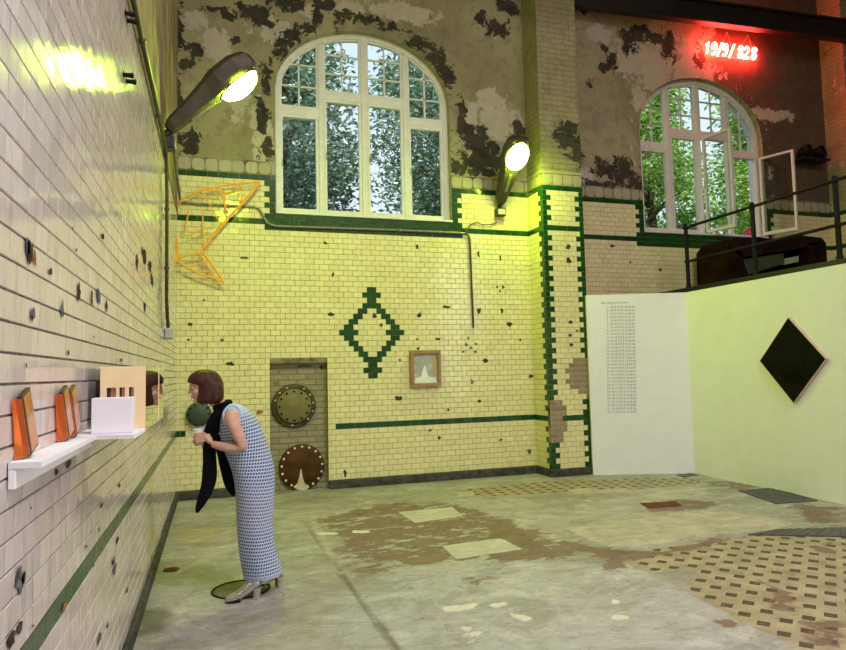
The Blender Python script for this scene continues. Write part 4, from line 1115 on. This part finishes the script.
# leaning copper-faced blocks
def block(y0, y1, face, label, tilt=-.042, XB=-.428):
    hgt = .150; xb, xt = XB, -.4405
    root = empty('copper_block', (xb, (y0 + y1) / 2, ZT_)); tag(root, label, 'artwork', 'copper-faced blocks leaning on the white shelf')
    ex = Vector((xt - xb, tilt, hgt)).normalized(); ey = Vector((0, 1, 0)); ey = (ey - ex * ey.dot(ex)).normalized(); ez = ey.cross(ex)   # ez points out to the room
    if ez.x < 0: ez = -ez
    MX = Matrix.Translation((xb, y0, ZT_ + .005)) @ Matrix((ey, ex, ez)).transposed().to_4x4(); w = y1 - y0; H = .152
    m2 = MB(); m2.bbox((0, 0, -.012), (w, H, 0), .002, 0, MX); local(m2.build('slab', M['umber']), root)
    m2 = MB(); m2.box((.008, .008, .0002), (w - .008, H * .62, .002), M=MX); local(m2.build('copper_face', M['copper']), root)
    m2 = MB(); m2.box((.008, H * .63, .0002), (w - .008, H - .006, .002), M=MX); local(m2.build('printed_face', M[face]), root)
    # orange acrylic fin between slab and wall
    m2 = MB(); a = MX @ Vector((-.004, .006, .0)); b_ = MX @ Vector((-.004, H - .004, .0)); 
    m2.prism([a, b_, Vector((LW + .009, b_.y - .01, b_.z)), Vector((LW + .009, a.y - .014, ZT_))], (0, -.005, 0)); local(m2.build('acrylic_fin', M['acrylic']), root)
block(1.812, 1.895, 'amber', 'copper-faced block with amber top, standing alone at the near shelf end')
block(2.245, 2.325, 'amber', 'copper-faced block nearer the camera in the touching pair')
block(2.357, 2.44, 'amber', 'copper-faced block nearer the white box in the touching pair')
# white box
mb = MB(); mb.bbox((-.408, 2.485, ZT_), (-.277, 2.56, ZT_ + .122), .002); wb = mb.build('white_box', M['white']); tag(wb, 'plain white box standing on the wide end of the white shelf', 'box')
# slotted cream board with mirror return
yb0 = 2.70
BX0, BX1, BZ0, BZ1 = on(100, 400, 1, yb0).x, -.257, ZSH - .014, on(120, 366.5, 1, yb0).z
root = empty('mirror_box', ((BX0 + BX1) / 2, yb0, BZ0)); tag(root, 'cream board with three slots and mirrored side at the shelf end', 'artwork')
def bxz(x, y): q = on(x, y, 1, yb0); return q.x, q.z
slots = [bxz(90 + a / 8.125, 360 + 228 / 8.125)[0] for a in (135, 212, 238, 284, 316, 357)]
zs1 = bxz(100, 388)[1]; zs0 = ZSH + .03
mb = MB(); e = [BX0] + slots + [BX1]
for k in range(0, 8, 2): mb.box((e[k], yb0, zs0), (e[k + 1], yb0 + .008, zs1))
mb.box((BX0, yb0, zs1), (BX1, yb0 + .008, BZ1)); mb.box((BX0, yb0, BZ0), (BX1, yb0 + .008, zs0)); local(mb.build('slotted_board', M['cream']), root)
for k in range(3):
    a, b_ = slots[2 * k], slots[2 * k + 1]
    m2 = MB(); m2.box((a - .004, yb0 + .012, zs0), ((a * .6 + b_ * .4), yb0 + .016, zs1 + .004), 0); m2.box((a * .6 + b_ * .4, yb0 + .012, zs0), (b_ + .004, yb0 + .016, zs1 + .004), 1); local(m2.build('slot_lining', [M['umber'], M['copper']]), root)
ye1, ye2 = 3.30, 3.60
mb = MB(); mb.box((BX1 - .006, yb0 + .008, BZ0), (BX1, ye1, BZ1)); local(mb.build('mirror_panel', M['mirror']), root)
mb = MB(); mb.box((BX1 - .006, ye1 + .02, BZ0), (BX1, ye2, BZ1)); local(mb.build('mirror_panel', M['mirror']), root)
mb = MB(); mb.box((BX1 - .02, ye1, BZ0), (BX1 + .0015, ye1 + .02, BZ1)); local(mb.build('divider_strip', M['cream']), root)
mb = MB(); mb.box((BX0, yb0 + .009, BZ1 - .004), (BX1 - .007, ye2, BZ1 - .001)); mb.box((BX0, yb0 + .05, BZ0), (BX0 + .004, ye2, BZ1 - .005)); mb.box((BX0, ye2 - .004, BZ0), (BX1 - .007, ye2, BZ1 - .005)); local(mb.build('casing', M['umber']), root)
for yy in (2.9, 3.45):
    mb = MB(); mb.box((LW + .005, yy, BZ0 + .05), (BX0, yy + .04, BZ1 - .05)); local(mb.build('wall_batten', M['umber']), root)

# ------------------------------------------------------------------ things on the floor
def plate(name, quad, h, mat_, label, cat, group=None, grooves=0):
    pts = [on(x, y, 2, h) for x, y in quad]; c_ = sum(pts, Vector()) / len(pts); c_.z = 0
    mb = MB(); mb.prism([(p.x, p.y, h) for p in pts], (0, 0, -h + .0005))
    o = mb.build(name, mat_, bevel=.002); tag(o, label, cat, group)
    if grooves:
        m2 = MB()
        for k in range(1, grooves):
            a = pts[0].lerp(pts[3], k / grooves); b_ = pts[1].lerp(pts[2], k / grooves); a = a.lerp(b_, .04); b_ = b_.lerp(a, .04)
            m2.tube([a, b_], .006, 5)
        m2.build('tread_ribs', mat_, o)
    return o
plate('floor_plate', [(738, 490), (773, 487.5), (818, 500), (776, 503)], .012, M['steelplate'], 'dark steel floor plate lying against the white side wall', 'floor plate', 'steel floor plates', 9)
plate('floor_plate', [(748, 534), (776, 529), (850, 527), (850, 536)], .012, M['steelplate'], 'dark steel floor plate at the far edge of the patterned tiles', 'floor plate', 'steel floor plates', 9)
plate('inset_cover', [(640, 503), (676, 501), (682, 505.5), (648, 508)], .006, M['floorbrown'], 'small brown inset cover in the pale floor patch near white walls', 'floor cover')
plate('floor_plate', [(676, 474.5), (692, 472.8), (698, 474.5), (684, 477)], .008, M['steelplate'], 'small dark plate on the floor at the foot of the white corner', 'floor plate', 'steel floor plates')
mc = on(241, 589.5, 2, 0); root = empty('manhole_cover', (mc.x, mc.y, 0)); tag(root, 'round grey manhole cover under the woman in silver boots', 'manhole cover')
mcm = simple('worn_cover', (.11, .10, .07), .6, .1, c2=(.19, .17, .12), scale=14, bump=.3)
mb = MB(); mb.lathe([(.185, .0004), (.185, .0022), (.178, .003), (.02, .003)], Matrix.Translation((mc.x, mc.y, 0)), 40); local(mb.build('lid', mcm), root)
mb = MB(); mb.tube([(mc.x + .195 * math.cos(2*PI*k/40), mc.y + .195 * math.sin(2*PI*k/40), .0005) for k in range(40)], .0085, 8, closed=True); local(mb.build('rim', M['black_iron']), root)
q = on(171, 570.5, 2, 0); mb = MB(); mb.prism([(q.x - .055, q.y - .03, .012), (q.x + .04, q.y - .045, .012), (q.x + .06, q.y + .02, .012), (q.x + .01, q.y + .05, .012), (q.x - .05, q.y + .035, .012)], (0, 0, -.0115))
tag(mb.build('brick_fragment', M['floorbrown']), 'flat red-brown brick fragment on the floor beside the left wall', 'brick fragment')
#@@PART3
# ------------------------------------------------------------------ the woman
YP = 4.70
def W(x, y, dy=0.0): q = on(x, y, 1, YP); return Vector((q.x, YP + dy, q.z))
SKIN = NT('skin'); p = SKIN.obj()
b = SKIN.bsdf(Base__Color=SKIN.ramp(SKIN.noise(p, 18, 4), [(.35, (.55, .30, .22)), (.65, (.66, .40, .30))]), Roughness=.5, Subsurface__Weight=.08, Subsurface__Radius=(.02, .008, .004)); SKIN = SKIN.m
def skin_chain(chains, sub=2):
    """chains: list of [(point, radius), ...]; a chain whose first entry is ('at', key) starts on a named vertex"""
    me = bpy.data.meshes.new('tmp_skin'); bm = bmesh.new(); ly = bm.verts.layers.skin.verify(); names = {}; first = None
    for ch in chains:
        prev = None
        for e in ch:
            if e[0] == 'at': prev = names[e[1]]; continue
            v = bm.verts.new(e[0]); r_ = e[1]; v[ly].radius = (r_, r_) if not isinstance(r_, tuple) else r_
            v[ly].use_root = first is None; first = first or v
            if len(e) > 2: names[e[2]] = v
            if prev is not None: bm.edges.new((prev, v))
            prev = v
    bm.to_mesh(me); bm.free()
    o = bpy.data.objects.new('tmp_skin', me); C.objects.link(o)
    m1 = o.modifiers.new('s', 'SKIN'); m1.use_smooth_shade = True; m1.branch_smoothing = .3
    m2 = o.modifiers.new('u', 'SUBSURF'); m2.levels = sub; m2.render_levels = sub
    dg = bpy.context.evaluated_depsgraph_get(); dg.update()
    r_ = bpy.data.meshes.new_from_object(o.evaluated_get(dg)); bpy.data.objects.remove(o); return r_
def meshpts(me): return [v.co.copy() for v in me.vertices], [tuple(f.vertices) for f in me.polygons]
acc = MB()
def absorb(me):
    v, f = meshpts(me); b0 = len(acc.v); acc.v += [tuple(q) for q in v]
    for q in f: acc.f.append(tuple(b0 + i for i in q)); acc.m.append(0); acc.s.append(True)
    bpy.data.meshes.remove(me)
# trunk, neck, arms, legs as one branching skeleton
eL, wL = W(243, 445, -.205), W(211, 442.5, -.085)
eR, wR = W(238, 449, .20), W(210, 445, .075)
absorb(skin_chain([
    [(W(255, 480), .118, 'pelvis'), (W(249, 462), .102), (W(241, 442), .108), (W(235, 426), .105, 'chest'), (W(225.5, 411.5), .062, 'neckbase'), (W(217.5, 403.5), .050), (W(209.5, 395), .048)],
    [('at', 'chest'), (W(231.5, 415.5, -.095), .064), (W(231, 415, -.152), .056), (W(233.5, 425, -.186), .045), (W(239, 436, -.198), .041), (eL, .037), (W(234, 446, -.17), .038), (W(222, 444.5, -.128), .032), (wL, .0235)],
    [('at', 'chest'), (W(230, 418, .095), .060), (W(229, 418, .155), .050), (W(232, 430, .185), .043), (eR, .036), (W(226, 447.5, .14), .034), (wR, .0235)],
    [('at', 'pelvis'), (W(257, 490, -.085), .090), (W(254, 515, -.085), .075), (W(252, 534, -.082), .055), (W(255, 556, -.08), .052), (W(256.5, 570, -.078), .030)],
    [('at', 'pelvis'), (W(259, 490, .085), .090), (W(259, 515, .085), .075), (W(260, 534, .082), .055), (W(268, 556, .08), .052), (W(275, 562, .09), .030)]]))
# head: tilted ellipsoid cranium, jaw, nose, lips, chin, brow, ear
hc = W(204.5, 386); tilt = math.radians(-10)
HM = Matrix.Translation(hc) @ Matrix.Rotation(tilt, 4, 'Y')       # local -x is the face, z up
def blob(c, r, seg=20):
    bm = bmesh.new(); bmesh.ops.create_uvsphere(bm, u_segments=seg, v_segments=seg // 2 + 2, radius=1)
    b0 = len(acc.v); bm.verts.index_update()
    acc.v += [tuple(HM @ Vector((c[0] + v.co.x * r[0], c[1] + v.co.y * r[1], c[2] + v.co.z * r[2]))) for v in bm.verts]
    for f_ in bm.faces: acc.f.append(tuple(b0 + v.index for v in f_.verts)); acc.m.append(0); acc.s.append(True)
    bm.free()
blob((.006, 0, .016), (.090, .074, .080)); blob((-.022, 0, -.040), (.066, .058, .075)); blob((-.052, 0, -.088), (.034, .036, .024)); blob((-.074, 0, -.094), (.016, .020, .017))
blob((-.070, 0, .020), (.026, .052, .016)); blob((-.088, 0, -.004), (.014, .0095, .024)); blob((-.100, 0, -.021), (.0165, .0115, .012)); blob((-.088, .011, -.026), (.010, .007, .008)); blob((-.088, -.011, -.026), (.010, .007, .008))
blob((-.080, 0, -.052), (.0135, .022, .0065)); blob((-.078, 0, -.064), (.0135, .019, .0075))
for s_ in (-1, 1):
    blob((-.056, s_ * .036, -.028), (.026, .022, .026)); blob((.014, s_ * .076, -.008), (.020, .009, .030))
# hands: palms and five unequal fingers each, closed round the cup
cup = W(199.5, 437, -.03); CR = .034
def pt(a, r_, z): a = math.radians(a); return cup + Vector((r_ * math.cos(a), -r_ * math.sin(a), z))      # angle from +x towards the camera side
def hand(wr, palmA, side_, lift):
    RF = CR + .010
    pm = pt(palmA, RF + .022, lift); kn = [pt(palmA + 26, RF + .012, lift + z) for z in (.026, .009, -.009, -.026)] if side_ > 0 else [pt(palmA - 26, RF + .012, lift + z) for z in (.026, .009, -.009, -.026)]
    dirn = side_
    L_ = [(36, 70, 98), (38, 76, 108), (36, 70, 100), (30, 58, 80)]
    mid = (wr + pm) / 2
    absorb(skin_chain([[(wr, .0225), (mid, (.026, .020)), (pm, (.030, .018)), (sum(kn, Vector()) / 4, (.030, .013))]], 2))
    for k in range(4):
        z = lift + (.026, .009, -.009, -.026)[k]; base = palmA + dirn * 20
        ch = [(pm.lerp(kn[k], .55), .0105), (pt(base, RF + .008, z), .0100)] + [(pt(base + dirn * a * .95, RF + .002, z - .002 * i), (.0088, .0082, .0072)[i]) for i, a in enumerate(L_[k])]
        absorb(skin_chain([ch], 2))
    th = [(mid.lerp(pm, .35) + Vector((0, 0, .012)), .0125), (pt(palmA - dirn * 12, RF + .010, lift + .036), .0115), (pt(palmA - dirn * 38, RF + .004, lift + .045), .0100), (pt(palmA - dirn * 62, RF + .001, lift + .046), .0085)]
    absorb(skin_chain([th], 2))
hand(wL, 30, 1, .004)
hand(wR, -40, -1, -.026)
# fuse everything into one continuous skin
me = bpy.data.meshes.new('body'); me.from_pydata(acc.v, [], acc.f)
to = bpy.data.objects.new('tmp_body', me); C.objects.link(to)
rm = to.modifiers.new('r', 'REMESH'); rm.mode = 'VOXEL'; rm.voxel_size = .0042; rm.use_smooth_shade = True
sm = to.modifiers.new('s', 'SMOOTH'); sm.factor = .5; sm.iterations = 4
dg = bpy.context.evaluated_depsgraph_get(); dg.update()
bme = bpy.data.meshes.new_from_object(to.evaluated_get(dg)); bpy.data.objects.remove(to)
bme.name = 'body'; bme.materials.clear(); bme.materials.append(SKIN)
for pl in bme.polygons: pl.use_smooth = True; pl.material_index = 0
gp = on(256, 597, 2, 0)
person = empty('person', (gp.x, YP, 0)); tag(person, 'person in pale blue crochet dress and black scarf bending toward the shelf', 'person')
body = bpy.data.objects.new('body', bme); C.objects.link(body); local(body, person)
# eyes, brows
EYE = simple('eye_dark', (.03, .02, .015), .2); EYEW = simple('eye_white', (.75, .72, .68), .3, var=.02); LIP = simple('lips', (.45, .14, .12), .4)
for s_ in (-1, 1):
    m2 = MB(); m2.sphere(HM @ Vector((-.0745, s_ * .031, .004)), (.0115, .013, .0085)); e_ = local(m2.build('eye', EYEW), person)
    m2 = MB(); m2.sphere(HM @ Vector((-.0845, s_ * .031, .004)), (.003, .006, .006)); m2.build('iris', EYE, e_)
m2 = MB(); m2.tube([HM @ Vector(q) for q in ((-.084, -.020, -.057), (-.094, 0, -.0575), (-.084, .020, -.057))], [.003, .006, .003], 8); local(m2.build('lips', LIP), person)
# bobbed hair: lofted rings, fringe over the brow, open to the face
HAIR = NT('red_brown_hair'); p = HAIR.obj(); mp = HAIR.n('Mapping', Vector=p, Scale=(60, 60, 5)).outputs[0]; hn = HAIR.noise(mp, 2.0, 5)
b = HAIR.bsdf(Base__Color=HAIR.ramp(hn, [(.3, (.020, .006, .004)), (.7, (.085, .024, .012))]), Roughness=.5, Specular__IOR__Level=.3); HAIR.bump(b, hn, .6, .006); HAIR = HAIR.m
rg = [(369.6, 200, 208, .022), (370.6, 196.5, 213, .052), (373, 191.5, 217.8, .078), (376.8, 188.3, 220.6, .091), (380.5, 187.2, 222.3, .096), (382.6, 187.8, 223, .097), (383.6, 195.6, 223.2, .098), (388, 197.6, 223.8, .101), (393, 197.4, 224, .102), (398, 196.6, 223.6, .101), (401.5, 196.4, 222.5, .096), (403.3, 198.5, 219.8, .085), (403.8, 203, 214, .05)]
rows = []
for k, (y, xf, xb, hw) in enumerate(rg):
    c_ = (W(xf, y) + W(xb, y)) / 2; hl = (W(xb, y) - W(xf, y)).length / 2; r_ = []
    for j in range(48):
        a = 2 * PI * j / 48; ex = 2.6 if y > 384 else 2.15
        s_ = (abs(math.cos(a)) ** ex + abs(math.sin(a)) ** ex) ** (-1 / ex)
        w_ = 1 + .012 * math.sin(j * 5.3 + k * .4) * (1 if k > 2 else 0)
        r_.append(c_ + Vector((hl * s_ * math.cos(a) * w_, hw * s_ * math.sin(a) * w_, .004 * math.sin(j * 3.1) * (k > 9))))
    rows.append(r_)
mb = MB(); mb.grid(rows[::-1], 0, True, True); mb.face(rows[0]); mb.face(rows[-1][::-1])
ho = local(mb.build('hair', HAIR), person); md = ho.modifiers.new('s', 'SUBSURF'); md.levels = 1; md.render_levels = 1
# crochet dress
DR = NT('crochet'); uvn = DR.n('UVMap'); uvn.uv_map = 'uv'; s2 = DR.n('SeparateXYZ', Vector=uvn.outputs[0])
cu_ = DR.math('DIVIDE', s2.outputs[0], .0205); cv_ = DR.math('DIVIDE', s2.outputs[1], .0225)
rowi = DR.math('FLOOR', cv_)
fu_ = DR.math('FRACT', DR.math('ADD', cu_, DR.math('MULTIPLY', rowi, .5))); fv2 = DR.math('FRACT', cv_)
hx = DR.step(DR.math('ABSOLUTE', DR.math('SUBTRACT', fu_, .5)), .36, .27); hz = DR.step(DR.math('ABSOLUTE', DR.math('SUBTRACT', fv2, .5)), .33, .24)
hole = DR.math('MULTIPLY', DR.math('MULTIPLY', hx, hz), DR.attr('openwork'))
yn = DR.noise(uvn.outputs[0], 90, 3)
yarn = DR.ramp(yn, [(.3, (.42, .54, .72)), (.7, (.60, .71, .86))])
under = DR.mix(DR.attr('seat'), (.035, .045, .16), (.22, .12, .24))
b = DR.bsdf(Base__Color=DR.mix(hole, yarn, under), Roughness=.85); DR.bump(b, DR.math('SUBTRACT', yn, DR.math('MULTIPLY', hole, 2.0)), .8, .006); DR = DR.m
sec = [(402.5, 404, 222.5, 231, .075, 0), (407.5, 403.8, 221.5, 238, .104, .0), (415, 408, 219.5, 246.5, .134, .25), (424, 414.5, 219, 253.5, .146, .9), (432, 423, 219.5, 258.5, .155, 1), (440, 433, 221, 263, .152, 1), (449, 444, 224, 267.3, .152, 1), (458, 455, 227.5, 271, .158, 1),
       (467, 465, 231, 273.5, .168, 1), (477, 476, 234, 274.4, .178, 1), (490, 490, 235.8, 274, .182, 1), (505, 504, 236.3, 273, .178, 1), (520, 518, 236.8, 272, .172, 1), (535, 533, 237.6, 272.3, .168, 1), (550, 548, 238.8, 275, .165, 1), (562, 557, 240.8, 278.3, .163, 1), (571, 565, 242.6, 281.2, .162, 1), (576, 569, 243.8, 281.8, .160, .5), (577.3, 570, 244.6, 281.3, .155, 0)]
nj = 64; rows = []; opn = []; seat = []
for (yf_, yb_, xf, xb, hw, op) in sec:
    f_, bk = W(xf, yf_), W(xb, yb_); c_ = (f_ + bk) / 2; ax = (bk - f_) / 2; r_ = []
    for j in range(nj + 1):
        a = 2 * PI * j / nj; ex = 2.25
        s_ = (abs(math.cos(a)) ** ex + abs(math.sin(a)) ** ex) ** (-1 / ex)
        fold = 1 + (.022 * math.sin(a * 6 + yf_ * .02) if yf_ > 495 else 0) * min(1, (yf_ - 495) / 40)
        r_.append(c_ + ax * s_ * math.cos(a) * fold + Vector((0, hw * s_ * math.sin(a) * fold, 0)))
        opn.append(op); seat.append(max(0, 1 - abs(yf_ - 492) / 14) * .0 + (1.0 if 484 < yf_ < 524 else 0.0) * (.7 if xf else 0))
    rows.append(r_)
vv = [0.0]
for k in range(1, len(rows)): vv.append(vv[-1] + (rows[k][16] - rows[k-1][16]).length)
uu = [1.02 * j / nj for j in range(nj + 1)]
mb = MB(); mb.grid(rows, 0, True, False, (uu, vv))
dr = MB.build(mb, 'dress', DR)
for nm, vals in (('openwork', opn), ('seat', seat)):
    at = dr.data.attributes.new(nm, 'FLOAT', 'POINT'); at.data.foreach_set('value', np.array(vals, dtype=np.float32))
local(dr, person); md = dr.modifiers.new('s', 'SOLIDIFY'); md.thickness = .004; md.offset = 1
md = dr.modifiers.new('u', 'SUBSURF'); md.levels = 1; md.render_levels = 1
# armhole edging of the dress, camera side and far side
for s_ in (-1, 1):
    m2 = MB(); lp = []
    for k in range(24):
        a = 2 * PI * k / 24; q = W(232 + 8.8 * math.cos(a), 415.0 + 10.4 * math.sin(a)); q.y = YP + s_ * (.134 - .030 * max(0, -math.sin(a)) ** 1.5)
        lp.append(q)
    m2.tube(lp, .007, 8, closed=True); local(m2.build('armhole_edging', simple('pale_blue_yarn', (.50, .63, .80), .85, var=.08, scale=60)), person)
# black scarf: collar roll and two hanging tails
SC = NT('black_scarf'); SC.bsdf(Base__Color=(.004, .004, .005), Roughness=.95, Specular__IOR__Level=.12); SC = SC.m
def ribbon(cl, name):
    """cl: (px, py, dy, half width along the picture plane m, half depth m)"""
    rows = []
    for k, (x, y, dy, hw, hd) in enumerate(cl):
        c_ = W(x, y, dy); r_ = []
        for j in range(20):
            a = 2 * PI * j / 20; rip = 1 + .16 * math.sin(3 * a + k * .7)
            r_.append(c_ + Vector((hw * math.cos(a) * rip, hd * math.sin(a) * rip, .012 * math.sin(a * 2 + k))))
        rows.append(r_)
    m2 = MB(); m2.grid(rows, 0, True, True); m2.face(rows[0][::-1]); m2.face(rows[-1]); o = local(m2.build(name, SC), person)
    md = o.modifiers.new('u', 'SUBSURF'); md.levels = 1; md.render_levels = 1
ribbon([(221, 406, -.075, .028, .020), (216, 414, -.090, .034, .026), (212.5, 424, -.060, .044, .030), (210.5, 432, -.040, .056, .026), (209, 440, -.030, .044, .022), (209.5, 449, -.028, .040, .022), (210.5, 460, -.028, .044, .022), (211, 474, -.028, .050, .020), (209, 487, -.028, .046, .020), (203.5, 498, -.028, .036, .018), (198.5, 507, -.028, .022, .014), (196.5, 511, -.028, .008, .008)], 'scarf_tail')
ribbon([(217, 436, -.01, .024, .03), (219, 448, .0, .026, .028), (222, 460, .0, .030, .026), (226, 472, .0, .036, .024), (230, 483, .0, .040, .022), (233, 491, .0, .030, .018), (234, 495, .0, .012, .01)], 'scarf_tail')
m2 = MB(); lp = []
for k in range(28):
    a = 2 * PI * k / 28; lp.append(W(222.5 + 6.5 * math.cos(a) , 405.2 - 2.6 * math.cos(a), .092 * math.sin(a)))
m2.tube(lp, .024, 10, closed=True); local(m2.build('scarf_collar', SC), person)
# silver ankle boots with block heels
SIL = simple('silver_leather', (.66, .65, .63), .16, 1.0, var=.1, scale=9, bump=.6)
def boot(toe, heel, ank, hw):
    """toe and heel on the ground, ank the shaft top centre"""
    d = (heel - toe); Ln = d.length; d.normalize(); s_ = Vector((-d.y, d.x, 0)); u = Vector((0, 0, 1))
    rows = []
    prof = [(0.00, .004, .022, .012), (.03, .003, .040, .026), (.12, .003, .050, .036), (.26, .004, .056, .043), (.40, .010, .074, .043), (.54, .022, .096, .040), (.66, .036, .120, .037)]
    for tt, zl, zh, w_ in prof:
        c_ = toe + d * (Ln * tt); r_ = []
        for j in range(24):
            a = 2 * PI * j / 24; ex = 2.4; q = (abs(math.cos(a)) ** ex + abs(math.sin(a)) ** ex) ** (-1 / ex)
            r_.append(c_ + s_ * (w_ * hw * q * math.cos(a)) + u * ((zl + zh) / 2 + (zh - zl) / 2 * q * math.sin(a)))
        rows.append(r_)
    for tt, zl, zh, w_ in ((.80, .052, .138, .035), (.92, .066, .140, .031), (1.0, .078, .135, .024), (1.03, .09, .12, .012)):
        c_ = toe + d * (Ln * tt); rows.append([c_ + s_ * (w_ * hw * math.cos(2*PI*j/24)) + u * ((zl + zh) / 2 + (zh - zl) / 2 * math.sin(2*PI*j/24)) for j in range(24)])
    a0_ = toe + d * (Ln * .83)
    sh_ = [[c_ + d * (l_ * math.cos(2*PI*j/24)) + s_ * (w_ * hw * math.sin(2*PI*j/24)) for j in range(24)] for c_, l_, w_ in
           ((a0_ + u * .088, .044, .031), (a0_ + u * .13, .046, .034), (a0_.lerp(ank, .5) + u * .085, .043, .036), (Vector((ank.x, ank.y, ank.z - .02)), .042, .038), (ank, .044, .040))]
    m2 = MB(); m2.grid(rows, 0, True, True); m2.face(rows[0][::-1]); m2.face(rows[-1]); m2.grid(sh_, 0, True, True); m2.face(sh_[0][::-1]); m2.face(sh_[-1]); bt = local(m2.build('ankle_boot', SIL), person)
    md = bt.modifiers.new('u', 'SUBSURF'); md.levels = 1; md.render_levels = 1
    m2 = MB(); hr = []
    for z_, a_, b_ in ((.078, .036, .034), (.055, .030, .028), (.02, .026, .026), (.0, .027, .027)):
        c_ = toe + d * (Ln * .93) + u * z_; hr.append([c_ + d * (a_ * math.cos(2*PI*j/16)) + s_ * (b_ * hw * math.sin(2*PI*j/16)) for j in range(16)])
    m2.grid(hr, 0, True, True); m2.face(hr[-1]); m2.face(hr[0][::-1]); m2.build('block_heel', SIL, bt)
    m2 = MB(); so = [toe + d * (Ln * a) + s_ * b_ * hw + u * .0005 for a, b_ in ((.01, .0), (.05, .024), (.15, .036), (.3, .041), (.45, .034), (.45, -.034), (.3, -.041), (.15, -.036), (.05, -.024))]
    m2.prism(so, (0, 0, .006)); m2.build('sole', M['blackplastic'], bt)
boot(on(224.5, 603, 2, 0) , on(259, 598.5, 2, 0), W(256.5, 568, -.075), 1.0)
tz_ = on(281.5, 586.5, 2, 0); tdir = (on(224.5, 603, 2, 0) - on(259, 598.5, 2, 0)).normalized()
boot(tz_ + tdir * .245 + Vector((0, 0, .004)), tz_ + Vector((0, 0, 0)), Vector((tz_.x - .065, tz_.y, W(278, 567).z)), 1.0)
# the cup she holds
root = empty('cup', cup + Vector((0, 0, -.05))); tag(root, 'small pale tapered cup held in both hands of the woman', 'cup')
m2 = MB(); MX = Matrix.Translation(cup) @ Matrix.Rotation(math.radians(-8), 4, 'Y')
rows = [[MX @ Vector((r_ * math.cos(2*PI*j/28), r_ * math.sin(2*PI*j/28), z)) for j in range(28)] for r_, z in ((.001, -.052), (.026, -.052), (.030, 0), (.034, .058), (.031, .058), (.027, 0), (.022, -.046), (.001, -.046))]
m2.grid(rows, 0, True, True); local(m2.build('wall', simple('pale_cup', (.62, .66, .58), .3, var=.05)), root)
m2 = MB(); m2.tube([MX @ Vector((.0335 * math.cos(2*PI*j/28), .0335 * math.sin(2*PI*j/28), .058)) for j in range(28)], .0025, 6, closed=True); local(m2.build('rim', M['white']), root)

# ------------------------------------------------------------------ sky, sun and added fill lights
ROOF_FILL = 850; SIDE_FILL = 165
sc = bpy.context.scene
w = bpy.data.worlds.new('sky'); sc.world = w; w.use_nodes = True; wt = w.node_tree
bg = wt.nodes['Background']
tc = wt.nodes.new('ShaderNodeTexCoord'); sx_ = wt.nodes.new('ShaderNodeSeparateXYZ'); wt.links.new(tc.outputs['Generated'], sx_.inputs[0])
rp = wt.nodes.new('ShaderNodeValToRGB'); rp.color_ramp.elements[0].position = .0; rp.color_ramp.elements[0].color = (.85, .90, .95, 1); rp.color_ramp.elements[1].position = .7; rp.color_ramp.elements[1].color = (.60, .76, 1, 1)
wt.links.new(sx_.outputs[2], rp.inputs[0]); wt.links.new(rp.outputs[0], bg.inputs[0]); bg.inputs[1].default_value = 1.25
sun = bpy.data.lights.new('sun', 'SUN'); sun.energy = 6.5; sun.angle = math.radians(3); sun.color = (1, .97, .9)
so = bpy.data.objects.new('sun', sun); C.objects.link(so); so.rotation_euler = (math.radians(42), 0, math.radians(-18))
t = NT('frosted_roof_fill_pane'); tl = t.n('BsdfTranslucent', Color=(.5, .5, .5, 1)); t.t.links.new(tl.outputs[0], t.out.inputs[0]); FROST = t.m  # diffusing pane of the added roof opening, keeps the sun off the floor
al = bpy.data.lights.new('added_roof_fill', 'AREA'); al.shape = 'RECTANGLE'; al.size = KX1 - KX0; al.size_y = KY1 - KY0; al.energy = ROOF_FILL; al.color = (.98, .93, 1.03)  # area light added out of view, fills the room from above
ao = bpy.data.objects.new('added_roof_fill', al); C.objects.link(ao); ao.location = ((KX0 + KX1) / 2, (KY0 + KY1) / 2, TOP + .05)
g_ = MB(); g_.box((KX0, KY0, TOP + .11), (KX1, KY1, TOP + .12)); struct(g_.build('added_roof_pane', FROST))  # pane closing the added roof opening
al = bpy.data.lights.new('added_side_fill', 'AREA'); al.shape = 'RECTANGLE'; al.size = SY1 - SY0; al.size_y = SZ1 - SZ0; al.energy = SIDE_FILL; al.color = (.99, .93, 1.02)  # area light added out of view, brightens the left wall and floor
ao = bpy.data.objects.new('added_side_fill', al); C.objects.link(ao); ao.location = (7.06, (SY0 + SY1) / 2, (SZ0 + SZ1) / 2); ao.rotation_euler = (math.radians(90), 0, math.radians(90))
g_ = MB(); g_.box((7.11, SY0, SZ0), (7.12, SY1, SZ1)); struct(g_.build('added_side_pane', M['glass']))  # pane closing the added side opening
vs = sc.view_settings; vs.view_transform = 'Standard'; vs.look = 'None'; vs.exposure = 0.0; vs.gamma = 1.0; vs.use_curve_mapping = False
sc.cycles.use_denoising = True; sc.cycles.max_bounces = 8; sc.cycles.transparent_max_bounces = 12; sc.cycles.sample_clamp_indirect = 8.0
